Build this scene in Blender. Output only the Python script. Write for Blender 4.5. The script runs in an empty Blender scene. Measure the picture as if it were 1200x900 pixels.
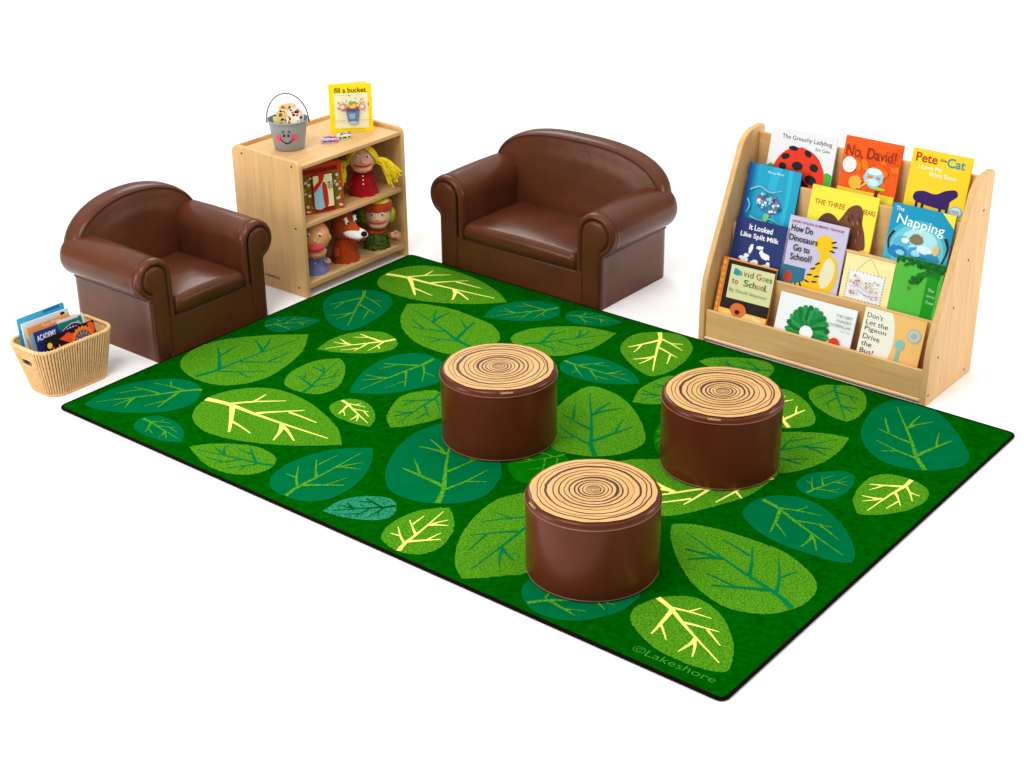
import bpy, bmesh, math, random
from math import pi, sin, cos, radians
from mathutils import Vector, Matrix, noise
from mathutils.geometry import tessellate_polygon
random.seed(7)
SC = bpy.context.scene
COL = SC.collection
def lin(c):
    return tuple(((v/255)/12.92 if v/255 <= .04045 else ((v/255+.055)/1.055)**2.4) for v in c)

# ---------------------------------------------------------------- camera
cam = bpy.data.cameras.new('camera'); camo = bpy.data.objects.new('camera', cam); COL.objects.link(camo)
cam.sensor_width = 36; cam.lens = 56.08; cam.clip_end = 500; cam.clip_start = .05
Rm = [[0.7808262, -0.2665622, 0.5650266], [0.6246777, 0.346721, -0.6996873], [-0.0093964, 0.8992937, 0.4372443]]
camo.matrix_world = Matrix([Rm[0]+[5.79412], Rm[1]+[-3.83293], Rm[2]+[3.30972], [0, 0, 0, 1]])
SC.camera = camo
# ---------------------------------------------------------------- studio light
W = bpy.data.worlds.new('World'); SC.world = W; W.use_nodes = True
nt = W.node_tree; nt.nodes.clear()
out = nt.nodes.new('ShaderNodeOutputWorld'); bg = nt.nodes.new('ShaderNodeBackground')
tc = nt.nodes.new('ShaderNodeTexCoord'); sp = nt.nodes.new('ShaderNodeSeparateXYZ'); cr = nt.nodes.new('ShaderNodeValToRGB')
nt.links.new(tc.outputs['Generated'], sp.inputs[0]); nt.links.new(sp.outputs['Z'], cr.inputs[0])
nt.links.new(cr.outputs[0], bg.inputs[0]); nt.links.new(bg.outputs[0], out.inputs[0])
e = cr.color_ramp.elements
e[0].position = 0.0; e[0].color = (.24, .24, .24, 1)
e[1].position = .75; e[1].color = (1, 1, 1, 1)
m_ = e.new(.42); m_.color = (.34, .34, .34, 1)
bg.inputs[1].default_value = 1.32
def area(name, loc, aim, size, power, col=(1, 1, 1), sy=None):
    l = bpy.data.lights.new(name, 'AREA'); l.shape = 'RECTANGLE'; l.size = size; l.size_y = sy or size
    l.energy = power; l.color = col
    o = bpy.data.objects.new(name, l); COL.objects.link(o); o.location = loc
    o.rotation_euler = (Vector(aim)-Vector(loc)).to_track_quat('-Z', 'Y').to_euler()
area('key_softbox', (1.6, -2.6, 6.0), (1.4, 1.2, .2), 2.4, 210, (1, .985, .96))
area('left_softbox', (-2.6, -5.2, 2.1), (1.0, 1.6, .4), 2.9, 200)
area('right_softbox', (6.8, 5.6, 2.0), (1.2, 1.2, .4), 1.8, 95)
area('back_softbox', (-3.5, 5.5, 5.0), (1.2, 1.2, .3), 3.0, 120)
SC.view_settings.view_transform = 'Standard'; SC.view_settings.look = 'None'
SC.view_settings.exposure = 0.0; SC.view_settings.gamma = 1
SC.cycles.max_bounces = 8

# ---------------------------------------------------------------- materials
MATS = {}
def P(name, col, rough=.5, spec=.5, var=0, vscale=8, vvec=(1, 1, 1), bump=0, bscale=80, bvec=(1, 1, 1), col2=None, detail=4,
      ramp=None, bump2=0, b2scale=6, dist=.002, sheen=0, coat=0, metal=0, coatr=.3, tint=None):
    """principled surface: colour varied by noise, bump by noise; colours given as sRGB 0-255"""
    if name in MATS: return MATS[name]
    m = bpy.data.materials.new(name); m.use_nodes = True; MATS[name] = m
    N = m.node_tree.nodes; L = m.node_tree.links; b = N['Principled BSDF']
    c = lin(col); b.inputs['Base Color'].default_value = (*c, 1)
    b.inputs['Roughness'].default_value = rough; b.inputs['Specular IOR Level'].default_value = spec
    b.inputs['Metallic'].default_value = metal
    if tint: b.inputs['Specular Tint'].default_value = (*tint, 1)
    if sheen: b.inputs['Sheen Weight'].default_value = sheen
    if coat: b.inputs['Coat Weight'].default_value = coat; b.inputs['Coat Roughness'].default_value = coatr
    t = N.new('ShaderNodeTexCoord')
    if var or col2:
        mp = N.new('ShaderNodeMapping'); mp.inputs['Scale'].default_value = vvec
        n = N.new('ShaderNodeTexNoise'); n.inputs['Scale'].default_value = vscale; n.inputs['Detail'].default_value = detail
        r = N.new('ShaderNodeValToRGB'); rr = ramp or (.3, .7)
        c2 = lin(col2) if col2 else tuple(v*(1-var) for v in c)
        r.color_ramp.elements[0].position = rr[0]; r.color_ramp.elements[1].position = rr[1]
        r.color_ramp.elements[0].color = (*c2, 1); r.color_ramp.elements[1].color = (*c, 1)
        L.new(t.outputs['Object'], mp.inputs[0]); L.new(mp.outputs[0], n.inputs['Vector'])
        L.new(n.outputs['Fac'], r.inputs[0]); L.new(r.outputs[0], b.inputs['Base Color'])
    last = None
    for k, (st, sc) in enumerate(((bump, bscale), (bump2, b2scale))):
        if not st: continue
        mp = N.new('ShaderNodeMapping'); mp.inputs['Scale'].default_value = bvec
        n = N.new('ShaderNodeTexNoise'); n.inputs['Scale'].default_value = sc; n.inputs['Detail'].default_value = 3
        bp = N.new('ShaderNodeBump'); bp.inputs['Strength'].default_value = st; bp.inputs['Distance'].default_value = dist if k == 0 else .02
        L.new(t.outputs['Object'], mp.inputs[0]); L.new(mp.outputs[0], n.inputs['Vector']); L.new(n.outputs['Fac'], bp.inputs['Height'])
        if last: L.new(last.outputs[0], bp.inputs['Normal'])
        L.new(bp.outputs[0], b.inputs['Normal']); last = bp
    return m
def ink(c, rough=.45, spec=.12):
    return P('print_%d_%d_%d' % c, c, rough, spec)
def cloth(name, c, **k):
    return P(name, c, .95, .04, var=.22, vscale=40, bump=.8, bscale=240, bump2=.5, b2scale=30, sheen=.15, **k)
WOOD = {}
for ax, vec in (('x', (1.2, 14, 14)), ('y', (14, 1.2, 14)), ('z', (14, 14, 1.2))):
    WOOD[ax] = P('maple_'+ax, (229, 187, 129), .42, .22, col2=(212, 164, 106), vscale=2.6, vvec=vec, detail=8, ramp=(.25, .75), bump=.05, bscale=8, bvec=vec)
EDGE = P('maple_edge', (244, 210, 158), .4, .2, var=.06, vscale=12)
LEATHER = P('brown_leather', (95, 49, 29), .27, .30, col2=(80, 41, 23), tint=(1, .82, .68), vscale=5, bump=.12, bscale=420, bump2=.12, b2scale=8, dist=.001)
SEAM = P('leather_seam', (62, 32, 22), .5, .3)  # seam welts; brown darkened to paint in the shade of their grooves
VINYL = P('stump_vinyl', (91, 38, 20), .27, .32, col2=(82, 33, 17), tint=(1, .72, .56), vscale=5, bump2=.06, b2scale=5, bump=.08, bscale=500, dist=.001)
VINYLE = P('stump_welt', (140, 84, 66), .35, .4)

# ---------------------------------------------------------------- mesh helpers
class M:
    def __init__(s): s.v = []; s.f = []; s.m = []; s.T = None
    def add(s, vs, fs, mi=0):
        k = len(s.v)
        for p in vs:
            p = Vector(p); s.v.append(s.T @ p if s.T else p)
        for f in fs: s.f.append([k+i for i in f]); s.m.append(mi)
    def box(s, x0, x1, y0, y1, z0, z1, mi=0):
        s.add([(x, y, z) for z in (z0, z1) for y in (y0, y1) for x in (x0, x1)],
              [(0, 2, 3, 1), (4, 5, 7, 6), (0, 1, 5, 4), (2, 6, 7, 3), (0, 4, 6, 2), (1, 3, 7, 5)], mi)
    def loft(s, rings, mi=0, cap=True, closed=True, ends=False):
        n = len(rings[0]); vs = [p for r in rings for p in r]; fs = []
        m = len(rings)
        for i in range(m if ends else m-1):
            a = i*n; b_ = ((i+1) % m)*n
            for j in range(n if closed else n-1):
                fs.append((a+j, a+(j+1) % n, b_+(j+1) % n, b_+j))
        if cap and not ends:
            fs.append(tuple(range(n-1, -1, -1))); fs.append(tuple((m-1)*n+j for j in range(n)))
        s.add(vs, fs, mi)
    def tube(s, pts, r, n=8, mi=0, closed=False, fl=1.0, up=None):
        pts = [Vector(p) for p in pts]; k = len(pts); rs = r if isinstance(r, (list, tuple)) else [r]*k
        rings = []; prev = None
        for i, p in enumerate(pts):
            if closed: d = pts[(i+1) % k]-pts[i-1]
            else: d = pts[min(i+1, k-1)]-pts[max(i-1, 0)]
            d.normalize()
            u = Vector(up) if up else (prev if prev else (Vector((0, 0, 1)) if abs(d.z) < .9 else Vector((1, 0, 0))))
            a = u-d*u.dot(d)
            if a.length < 1e-6: a = d.orthogonal()
            a.normalize(); prev = a; b_ = d.cross(a)
            rings.append([p+(a*cos(2*pi*j/n)*fl+b_*sin(2*pi*j/n))*rs[i] for j in range(n)])
        s.loft(rings, mi, True, True, closed)
    def ell(s, c, r, mi=0, n=20, m=12, T=None):
        if not isinstance(r, (tuple, list)): r = (r, r, r)
        rings = []
        for i in range(m+1):
            a = -pi/2+pi*i/m; a = max(-pi/2+.02, min(pi/2-.02, a))
            rings.append([Vector((c[0]+r[0]*cos(a)*cos(2*pi*j/n), c[1]+r[1]*cos(a)*sin(2*pi*j/n), c[2]+r[2]*sin(a))) for j in range(n)])
        if T:
            cc = Vector(c); rings = [[cc+T@(p-cc) for p in q] for q in rings]
        s.loft(rings, mi)
    def lathe(s, prof, n=48, c=(0, 0), mi=0, cap=True, fn=None):
        rings = []
        for r, z in prof:
            rings.append([(c[0]+(fn(r, z, 2*pi*j/n) if fn else r)*cos(2*pi*j/n), c[1]+(fn(r, z, 2*pi*j/n) if fn else r)*sin(2*pi*j/n), z) for j in range(n)])
        s.loft(rings, mi, cap)
    def flat(s, pts3, mi=0):
        tri = tessellate_polygon([[Vector(p) for p in pts3]])
        s.add(pts3, [tuple(t) for t in tri], mi)
    def build(s, name, mats, parent=None, smooth=35, bevel=None, sub=0, fixn=True):
        me = bpy.data.meshes.new(name); me.from_pydata([tuple(v) for v in s.v], [], s.f)
        me.polygons.foreach_set('material_index', s.m)
        for m in (mats if isinstance(mats, (list, tuple)) else [mats]): me.materials.append(m)
        if fixn:
            b_ = bmesh.new(); b_.from_mesh(me); bmesh.ops.recalc_face_normals(b_, faces=b_.faces); b_.to_mesh(me); b_.free()
        me.update()
        if smooth:
            me.polygons.foreach_set('use_smooth', [True]*len(me.polygons))
            me.set_sharp_from_angle(angle=radians(smooth))
        o = bpy.data.objects.new(name, me); COL.objects.link(o)
        if parent: o.parent = parent
        if bevel:
            md = o.modifiers.new('b', 'BEVEL'); md.width = bevel[0]; md.segments = bevel[1]; md.limit_method = 'ANGLE'; md.angle_limit = radians(40)
        if sub:
            md = o.modifiers.new('s', 'SUBSURF'); md.levels = sub; md.render_levels = sub
        return o
def thing(name, label, cat, loc=(0, 0, 0), rot=(0, 0, 0), group=None):
    o = bpy.data.objects.new(name, None); COL.objects.link(o); o.empty_display_size = .05
    o.location = loc; o.rotation_euler = rot
    o['label'] = label; o['category'] = cat
    if group: o['group'] = group
    return o
def dup(root, loc, rot, label):
    r = root.copy(); COL.objects.link(r); r.location = loc; r.rotation_euler = rot; r['label'] = label
    def rec(a, b_):
        for ch in list(a.children):
            c = ch.copy(); COL.objects.link(c); c.parent = b_; rec(ch, c)
    rec(root, r)
    return r
def tag(o, label, cat, group=None):
    o['label'] = label; o['category'] = cat
    if group: o['group'] = group
    return o
def catmull(P_, closed=True, corner=None, k=6):
    """smooth curve through 2-D points; index 'corner' stays sharp"""
    n = len(P_); out_ = []
    for i in range(n if closed else n-1):
        p1 = Vector(P_[i]); p2 = Vector(P_[(i+1) % n])
        p0 = Vector(P_[i-1]) if (closed or i > 0) else p1
        p3 = Vector(P_[(i+2) % n]) if (closed or i+2 < n) else p2
        if corner is not None:
            if i == corner: p0 = p1+(p1-p2)*0
            if (i+1) % n == corner: p3 = p2
        for j in range(k):
            t = j/k
            out_.append(.5*((2*p1)+(-p0+p2)*t+(2*p0-5*p1+4*p2-p3)*t*t+(-p0+3*p1-3*p2+p3)*t**3))
    if not closed: out_.append(Vector(P_[-1]))
    return out_
def catmull3(p, k=4):
    o = []; n = len(p)
    for i in range(n-1):
        a, b_, c, d = p[max(i-1, 0)], p[i], p[i+1], p[min(i+2, n-1)]
        for j in range(k):
            t = j/k; o.append(.5*((2*b_)+(-a+c)*t+(2*a-5*b_+4*c-d)*t*t+(-a+3*b_-3*c+d)*t**3))
    return o+[p[-1]]
def round_poly(pts, rad, k=6):
    n = len(pts); o = []
    for i in range(n):
        p = Vector(pts[i]); a = Vector(pts[i-1])-p; b_ = Vector(pts[(i+1) % n])-p
        r = rad[i] if isinstance(rad, (list, tuple)) else rad
        if r <= 0: o.append(p); continue
        la, lb = a.length, b_.length; a.normalize(); b_.normalize()
        r = min(r, la*.49, lb*.49)
        p1 = p+a*r; p2 = p+b_*r
        for j in range(k+1):
            t = j/k; o.append(p1*(1-t)**2+p*2*t*(1-t)+p2*t*t)
    return o
def offset_poly(pts, d):
    n = len(pts); o = []
    area_ = sum(pts[i][0]*pts[(i+1) % n][1]-pts[(i+1) % n][0]*pts[i][1] for i in range(n))
    sg = 1 if area_ > 0 else -1
    for i in range(n):
        a = (pts[i]-pts[i-1]); b_ = (pts[(i+1) % n]-pts[i])
        na = Vector((a.y, -a.x)); nb = Vector((b_.y, -b_.x))
        if na.length < 1e-9: na = nb.copy()
        if nb.length < 1e-9: nb = na.copy()
        na.normalize(); nb.normalize()
        m = na+nb
        if m.length < 1e-6: m = na
        m.normalize(); c = max(.5, m.dot(na))
        o.append(pts[i]+m*(sg*d/c))
    return o
TXT = {}
def text_geo(s, weight=0.0):
    key = (s, weight)
    if key in TXT: return TXT[key]
    cu = bpy.data.curves.new('t', 'FONT'); cu.body = s; cu.size = 1; cu.offset = weight; cu.resolution_u = 3
    o = bpy.data.objects.new('t', cu); COL.objects.link(o)
    dg = bpy.context.evaluated_depsgraph_get(); me = bpy.data.meshes.new_from_object(o.evaluated_get(dg))
    vs = [tuple(v.co[:2]) for v in me.vertices]; fs = [tuple(p.vertices) for p in me.polygons]
    bpy.data.objects.remove(o); bpy.data.curves.remove(cu); bpy.data.meshes.remove(me)
    x0 = min(v[0] for v in vs); x1 = max(v[0] for v in vs); y0 = min(v[1] for v in vs); y1 = max(v[1] for v in vs)
    TXT[key] = ([((a-x0)/(x1-x0), (b_-y0)/(y1-y0)) for a, b_ in vs], fs, (x1-x0)/(y1-y0))
    return TXT[key]
def text_flat(m, s, fn, w=None, h=None, mi=0, weight=0.0):
    """adds flat lettering; fn maps (x 0..w, y 0..h) to 3-D"""
    vs, fs, asp = text_geo(s, weight)
    if w is None: w = h*asp
    if h is None: h = w/asp
    m.add([fn(a*w, b_*h) for a, b_ in vs], fs, mi)
    return w, h

# ---------------------------------------------------------------- the setting
g = M(); g.add([(-60, -60, -.014), (60, -60, -.014), (60, 60, -.014), (-60, 60, -.014)], [(0, 1, 2, 3)])
fl = g.build('floor', P('white_floor', (252, 252, 252), .6, .2), smooth=None); fl['kind'] = 'structure'

# ---------------------------------------------------------------- rug
RW, RH = 3.60, 2.432
LEAVES=[('T',1,(0.396,0.52),(0.074,0.079),[(0.049,0.207),(0.065,0.347),(0.147,0.476),(0.263,0.546),(0.393,0.518),(0.471,0.396),(0.441,0.269),(0.327,0.163),(0.187,0.089)]),('T',1,(0.412,0.153),(0.724,0.111),[(0.669,0.172),(0.588,0.214),(0.492,0.226),(0.426,0.201),(0.399,0.144),(0.436,0.076),(0.524,0.05),(0.63,0.059),(0.685,0.081)]),('G',1,(0.261,0.598),(0.337,1.282),[(0.451,1.134),(0.514,0.975),(0.541,0.813),(0.509,0.693),(0.415,0.6),(0.262,0.581),(0.113,0.63),(0.03,0.735),(0.013,0.875),(0.061,1.003),(0.184,1.152)]),('Y',1,(0.486,0.465),(1.307,0.525),[(1.187,0.624),(1.015,0.699),(0.836,0.745),(0.672,0.738),(0.556,0.666),(0.486,0.536),(0.502,0.403),(0.58,0.299),(0.698,0.246),(0.822,0.249),(0.971,0.296),(1.146,0.392)]),('G',1,(1.202,0.208),(0.786,0.099),[(0.838,0.175),(0.928,0.244),(1.033,0.284),(1.133,0.277),(1.192,0.235),(1.213,0.159),(1.179,0.087),(1.087,0.039),(0.957,0.039)]),('T',1,(0.087,1.22),(0.26,1.454),[(0.27,1.352),(0.239,1.26),(0.184,1.205),(0.1,1.208),(0.039,1.271),(0.06,1.349),(0.14,1.418)]),('T',1,(0.166,1.875),(0.448,1.426),[(0.323,1.447),(0.18,1.548),(0.081,1.661),(0.072,1.781),(0.151,1.884),(0.267,1.921),(0.384,1.862),(0.456,1.731),(0.484,1.584),(0.485,1.481)]),('Y',1,(0.732,1.505),(0.5,1.177),[(0.474,1.294),(0.488,1.403),(0.547,1.491),(0.628,1.532),(0.734,1.506),(0.797,1.437),(0.787,1.361),(0.72,1.284),(0.602,1.212)]),('G',1,(0.794,0.792),(0.665,1.171),[(0.74,1.13),(0.831,1.03),(0.887,0.92),(0.868,0.825),(0.791,0.789),(0.684,0.788),(0.621,0.845),(0.583,0.948),(0.593,1.078)]),('T',1,(1.038,1.445),(0.976,0.92),[(0.919,1.003),(0.859,1.148),(0.845,1.297),(0.888,1.413),(0.976,1.465),(1.091,1.448),(1.18,1.371),(1.229,1.265),(1.188,1.14),(1.107,1.014)]),('Y',1,(0.1,2.123),(0.878,2.219),[(0.757,2.296),(0.584,2.361),(0.414,2.388),(0.237,2.375),(0.123,2.288),(0.086,2.138),(0.138,2.006),(0.243,1.948),(0.388,1.939),(0.533,1.968),(0.698,2.053),(0.81,2.145)]),('G',1,(1.094,1.665),(0.472,1.88),[(0.54,1.932),(0.697,1.972),(0.869,1.962),(1.015,1.936),(1.131,1.85),(1.169,1.749),(1.147,1.655),(1.083,1.547),(0.959,1.523),(0.809,1.551),(0.675,1.622),(0.564,1.729)]),('T',1,(1.139,2.324),(0.9,1.986),[(0.868,2.131),(0.911,2.25),(0.997,2.331),(1.09,2.359),(1.163,2.314),(1.2,2.229),(1.163,2.132),(1.051,2.046)]),('T',1,(1.246,2.278),(1.518,2.376),[(1.411,2.39),(1.294,2.385),(1.223,2.331),(1.236,2.257),(1.309,2.216),(1.404,2.234),(1.483,2.289)]),('G',1,(1.278,1.858),(1.572,2.242),[(1.491,2.233),(1.376,2.199),(1.272,2.119),(1.188,2.014),(1.172,1.895),(1.237,1.827),(1.342,1.817),(1.481,1.831),(1.554,1.929),(1.587,2.056)]),('T',1,(1.561,1.822),(1.998,1.833),[(1.908,1.906),(1.789,1.947),(1.664,1.95),(1.579,1.91),(1.555,1.817),(1.594,1.737),(1.673,1.701),(1.789,1.708),(1.907,1.752)]),('G',0,(2.248,1.124),(1.832,1.67),[(1.907,1.682),(2.011,1.66),(2.142,1.583),(2.302,1.431),(2.354,1.329),(2.328,1.21),(2.26,1.127),(2.16,1.076),(2.065,1.066),(1.973,1.136),(1.895,1.264),(1.832,1.41),(1.809,1.572)]),('Y',0,(1.74,2.383),(1.989,1.932),[(1.906,1.952),(1.794,2.013),(1.69,2.109),(1.649,2.234),(1.67,2.324),(1.748,2.395),(1.855,2.419),(1.963,2.344),(2.02,2.212),(2.037,2.065),(2.024,1.983)]),('G',1,(2.202,1.951),(2.081,1.654),[(2.035,1.761),(2.028,1.856),(2.044,1.947),(2.073,2.001),(2.149,2.004),(2.233,1.914),(2.25,1.791),(2.166,1.69)]),('G',1,(2.422,2.337),(2.084,2.215),[(2.098,2.271),(2.171,2.341),(2.268,2.394),(2.35,2.407),(2.409,2.371),(2.436,2.303),(2.434,2.254),(2.384,2.2),(2.272,2.177),(2.154,2.191)]),('Y',0,(2.78,1.869),(2.503,2.167),[(2.552,2.189),(2.609,2.195),(2.689,2.159),(2.765,2.099),(2.836,2.01),(2.847,1.941),(2.801,1.878),(2.747,1.841),(2.663,1.835),(2.569,1.934),(2.513,2.068)]),('G',1,(2.734,2.38),(2.956,2.077),[(2.975,2.139),(2.957,2.255),(2.9,2.366),(2.819,2.418),(2.738,2.386),(2.679,2.329),(2.675,2.238),(2.74,2.154),(2.82,2.105),(2.896,2.078)]),('T',0,(3.432,1.879),(3.032,2.412),[(3.141,2.451),(3.272,2.389),(3.397,2.276),(3.518,2.128),(3.547,2.034),(3.509,1.948),(3.435,1.872),(3.321,1.832),(3.214,1.854),(3.114,1.936),(3.039,2.061),(2.996,2.23),(2.999,2.342)]),('G',1,(2.77,1.502),(3.04,1.943),[(3.059,1.853),(3.064,1.719),(3.038,1.603),(2.999,1.526),(2.956,1.479),(2.848,1.457),(2.75,1.535),(2.717,1.69),(2.781,1.811),(2.88,1.887),(2.968,1.928)]),('T',1,(3.134,1.401),(3.216,1.656),[(3.168,1.662),(3.108,1.61),(3.056,1.542),(3.055,1.449),(3.105,1.396),(3.166,1.386),(3.231,1.413),(3.258,1.479),(3.251,1.582)]),('Y',0,(3.426,1.763),(3.388,1.379),[(3.337,1.425),(3.305,1.479),(3.281,1.569),(3.28,1.678),(3.312,1.74),(3.377,1.767),(3.458,1.76),(3.524,1.72),(3.55,1.633),(3.525,1.528),(3.465,1.438)]),('T',1,(3.018,1.24),(3.536,1.027),[(3.51,1.104),(3.423,1.213),(3.328,1.29),(3.221,1.344),(3.124,1.348),(3.045,1.305),(2.996,1.223),(3.002,1.105),(3.073,1.041),(3.168,0.999),(3.271,0.982),(3.38,0.988),(3.472,0.996)]),('G',1,(3.508,0.619),(2.833,0.847),[(2.878,0.891),(2.991,0.928),(3.139,0.944),(3.296,0.938),(3.413,0.889),(3.499,0.821),(3.531,0.729),(3.518,0.627),(3.458,0.533),(3.359,0.482),(3.254,0.485),(3.12,0.542),(2.994,0.641),(2.882,0.761)]),('Y',0,(3.083,0.374),(3.523,0.134),[(3.505,0.208),(3.461,0.29),(3.376,0.384),(3.289,0.442),(3.195,0.461),(3.128,0.426),(3.078,0.363),(3.051,0.27),(3.082,0.197),(3.153,0.144),(3.254,0.103),(3.34,0.093),(3.44,0.101)]),('Y',1,(2.954,1.426),(2.496,0.801),[(2.644,0.803),(2.761,0.876),(2.829,0.954),(2.894,1.083),(2.944,1.2),(2.962,1.322),(2.944,1.493),(2.805,1.5),(2.644,1.414),(2.483,1.271),(2.362,1.148),(2.37,0.975)]),('M',1,(2.139,1.054),(1.997,0.828),[(2.091,0.758),(2.174,0.758),(2.228,0.864),(2.212,0.994),(2.129,1.056),(2.032,1.06),(1.996,0.924)]),('Y',1,(1.002,0.842),(1.286,0.731),[(1.246,0.807),(1.163,0.873),(1.074,0.898),(1.005,0.867),(0.988,0.805),(1.006,0.753),(1.08,0.711),(1.153,0.703),(1.231,0.71)]),('G',1,(1.313,1.18),(1.362,0.779),[(1.286,0.838),(1.232,0.926),(1.191,1.04),(1.223,1.137),(1.295,1.188),(1.397,1.12),(1.481,0.998),(1.44,0.881),(1.404,0.818)]),('T',1,(1.436,0.06),(1.434,0.589),[(1.512,0.501),(1.572,0.395),(1.607,0.274),(1.6,0.16),(1.541,0.079),(1.438,0.053),(1.341,0.068),(1.274,0.127),(1.246,0.219),(1.249,0.318),(1.287,0.436),(1.356,0.525)]),('S',1,(1.854,0.277),(1.646,0.064),[(1.642,0.157),(1.676,0.233),(1.741,0.287),(1.811,0.306),(1.866,0.269),(1.895,0.214),(1.882,0.156),(1.809,0.104),(1.724,0.073)]),('T',0,(1.976,0.398),(1.546,0.995),[(1.641,1.026),(1.812,0.951),(1.993,0.796),(2.058,0.696),(2.091,0.576),(2.059,0.471),(1.971,0.391),(1.872,0.353),(1.757,0.354),(1.66,0.425),(1.57,0.546),(1.506,0.694),(1.491,0.847)]),('Y',1,(2.099,0.026),(2.039,0.403),[(2.12,0.337),(2.174,0.262),(2.209,0.159),(2.194,0.075),(2.141,0.034),(2.068,0.025),(1.987,0.051),(1.949,0.104),(1.933,0.192),(1.948,0.29),(1.991,0.357)]),('G',1,(2.377,0.656),(2.422,0.026),[(2.348,0.078),(2.284,0.153),(2.218,0.263),(2.164,0.422),(2.15,0.559),(2.185,0.652),(2.242,0.728),(2.346,0.72),(2.457,0.598),(2.558,0.397),(2.593,0.223),(2.535,0.139),(2.478,0.076)]),('T',1,(2.721,0.05),(3.027,0.338),[(3.026,0.23),(2.999,0.16),(2.943,0.078),(2.869,0.032),(2.784,0.021),(2.701,0.055),(2.639,0.123),(2.629,0.22),(2.682,0.322),(2.825,0.402),(2.965,0.406)]),('M',1,(2.33,1.588),(2.428,1.326),[(2.35,1.427),(2.304,1.537),(2.33,1.588),(2.443,1.519),(2.516,1.374),(2.489,1.314)])]
MRUG = P('rug_green', (0, 88, 2), .95, .0, col2=(0, 68, 0), vscale=38, detail=10, bump=.5, bscale=700, dist=.002)
MT = P('rug_teal', (0, 104, 58), .95, .0, col2=(0, 98, 52), vscale=9, detail=8, bump=.5, bscale=700)
MG = P('rug_leaf_green', (93, 154, 30), .95, .0, col2=(42, 112, 12), vscale=150, detail=1, ramp=(.35, .65), bump=.8, bscale=500)
MV = P('rug_leaf_vein', (96, 166, 36), .95, .0, col2=(30, 120, 30), vscale=160, detail=2, ramp=(.36, .64), bump=.8, bscale=500)
MY = P('rug_yellow', (246, 244, 122), .95, .0, var=.12, vscale=160, bump=.6, bscale=500)
MTV = P('rug_teal_vein', (2, 118, 62), .95, .0, var=.15, vscale=160, bump=.6, bscale=500)
MM = P('rug_mid_green', (8, 118, 6), .95, .0, col2=(0, 92, 0), vscale=120, bump=.6, bscale=500)
MS = P('rug_speckled_teal', (52, 150, 110), .95, .0, col2=(2, 98, 62), vscale=170, detail=2, ramp=(.36, .64), bump=.8, bscale=500)
MBD = P('rug_binding', (16, 6, 5), .85, .05, bump=.4, bscale=300)
MTX = P('rug_letter_green', (62, 146, 44), .95, .0, var=.2, vscale=160, bump=.6, bscale=500)
rugmats = [MRUG, MT, MG, MV, MY, MTV, MM, MS, MTX]
rug = thing('area_rug', 'large dark green rug covered in light green and teal leaves with veins', 'rug', (RW/2, RH/2, -.013))
rg = M(); rg.T = Matrix.Translation((-RW/2, -RH/2, .013))
edge = round_poly([Vector((0, 0)), Vector((RW, 0)), Vector((RW, RH)), Vector((0, RH))], .035, 8)
rg.loft([[(p.x, p.y, -.0115) for p in edge], [(p.x, p.y, 0) for p in edge]], 0)
VEIN = [([(0, 0), (.154, .035), (.362, .02), (.583, .017), (.891, .023)], .030, .006),
        ([(.158, .03), (.251, .119), (.397, .226)], .014, .004), ([(.251, .119), (.248, .225)], .011, .004),
        ([(.362, .02), (.435, .088), (.568, .194)], .016, .004), ([(.507, .13), (.608, .126), (.719, .118)], .011, .004),
        ([(.191, .013), (.292, -.101), (.394, -.224)], .020, .007), ([(.315, -.123), (.398, -.141), (.502, -.171)], .012, .004),
        ([(.571, .009), (.621, -.066), (.662, -.164)], .020, .005), ([(.600, -.02), (.656, -.043), (.758, -.108)], .015, .005)]
def clipc(x, a, b_): return max(a, min(b_, x))
for li, (kind, corner, base, tip, pts) in enumerate(LEAVES):
    allp = [tip]+list(pts)
    oc = catmull(allp, True, 0 if corner else None, 10)
    mi, vi = {'T': (1, 3), 'G': (2, 5), 'Y': (2, 4), 'M': (6, 3), 'S': (7, 0)}[kind]
    if kind in 'GYS':
        oc = [p+Vector((noise.noise(Vector((p.x*60, p.y*60, li))), noise.noise(Vector((p.x*60, p.y*60, li+50)))))*.004 for p in oc]
    oc = [Vector((clipc(p.x, .012, RW-.012), clipc(p.y, .012, RH-.012))) for p in oc]
    rg.flat([(p.x, p.y, .0012+.0001*(li % 3)) for p in oc], mi)
    b0 = Vector(base); t0 = Vector(tip); ax = t0-b0; Ln = ax.length; ax.normalize(); pr = Vector((-ax.y, ax.x))
    us = [(p-b0).dot(pr)/Ln for p in oc]; hp = max(us); hn = -min(us)
    fl_ = random.choice((1, -1)) if kind != 'Y' else 1
    for q, (pl, w0, w1) in enumerate(VEIN):
        P2 = []
        for s_, u_ in pl:
            u_ *= fl_
            u_ = u_*(hp/.314 if u_ > 0 else hn/.291) if q else u_*.6
            P2.append(b0+ax*(s_*Ln)+pr*(u_*Ln))
        c_ = catmull(P2, False, None, 4)
        nn = len(c_); lf_ = []; rt_ = []
        for i, p in enumerate(c_):
            d = (c_[min(i+1, nn-1)]-c_[max(i-1, 0)]).normalized(); nr = Vector((-d.y, d.x))
            wd = (w0+(w1-w0)*i/(nn-1))*(1 if q == 0 else 1.35)*Ln*.5*min(1.35, max(.75, (.45/Ln)**.35))*(1.35 if kind != 'Y' else 1.6)
            j = noise.noise(Vector((p.x*90, p.y*90, 3)))*.0015
            lf_.append(p+nr*(wd+j)); rt_.append(p-nr*(wd-j))
        vs = [(clipc(p.x, .012, RW-.012), clipc(p.y, .012, RH-.012), .0022+.00015*q) for p in lf_+rt_]
        rg.add(vs, [(i, i+1, nn+i+1, nn+i) for i in range(nn-1)], vi)
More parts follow.
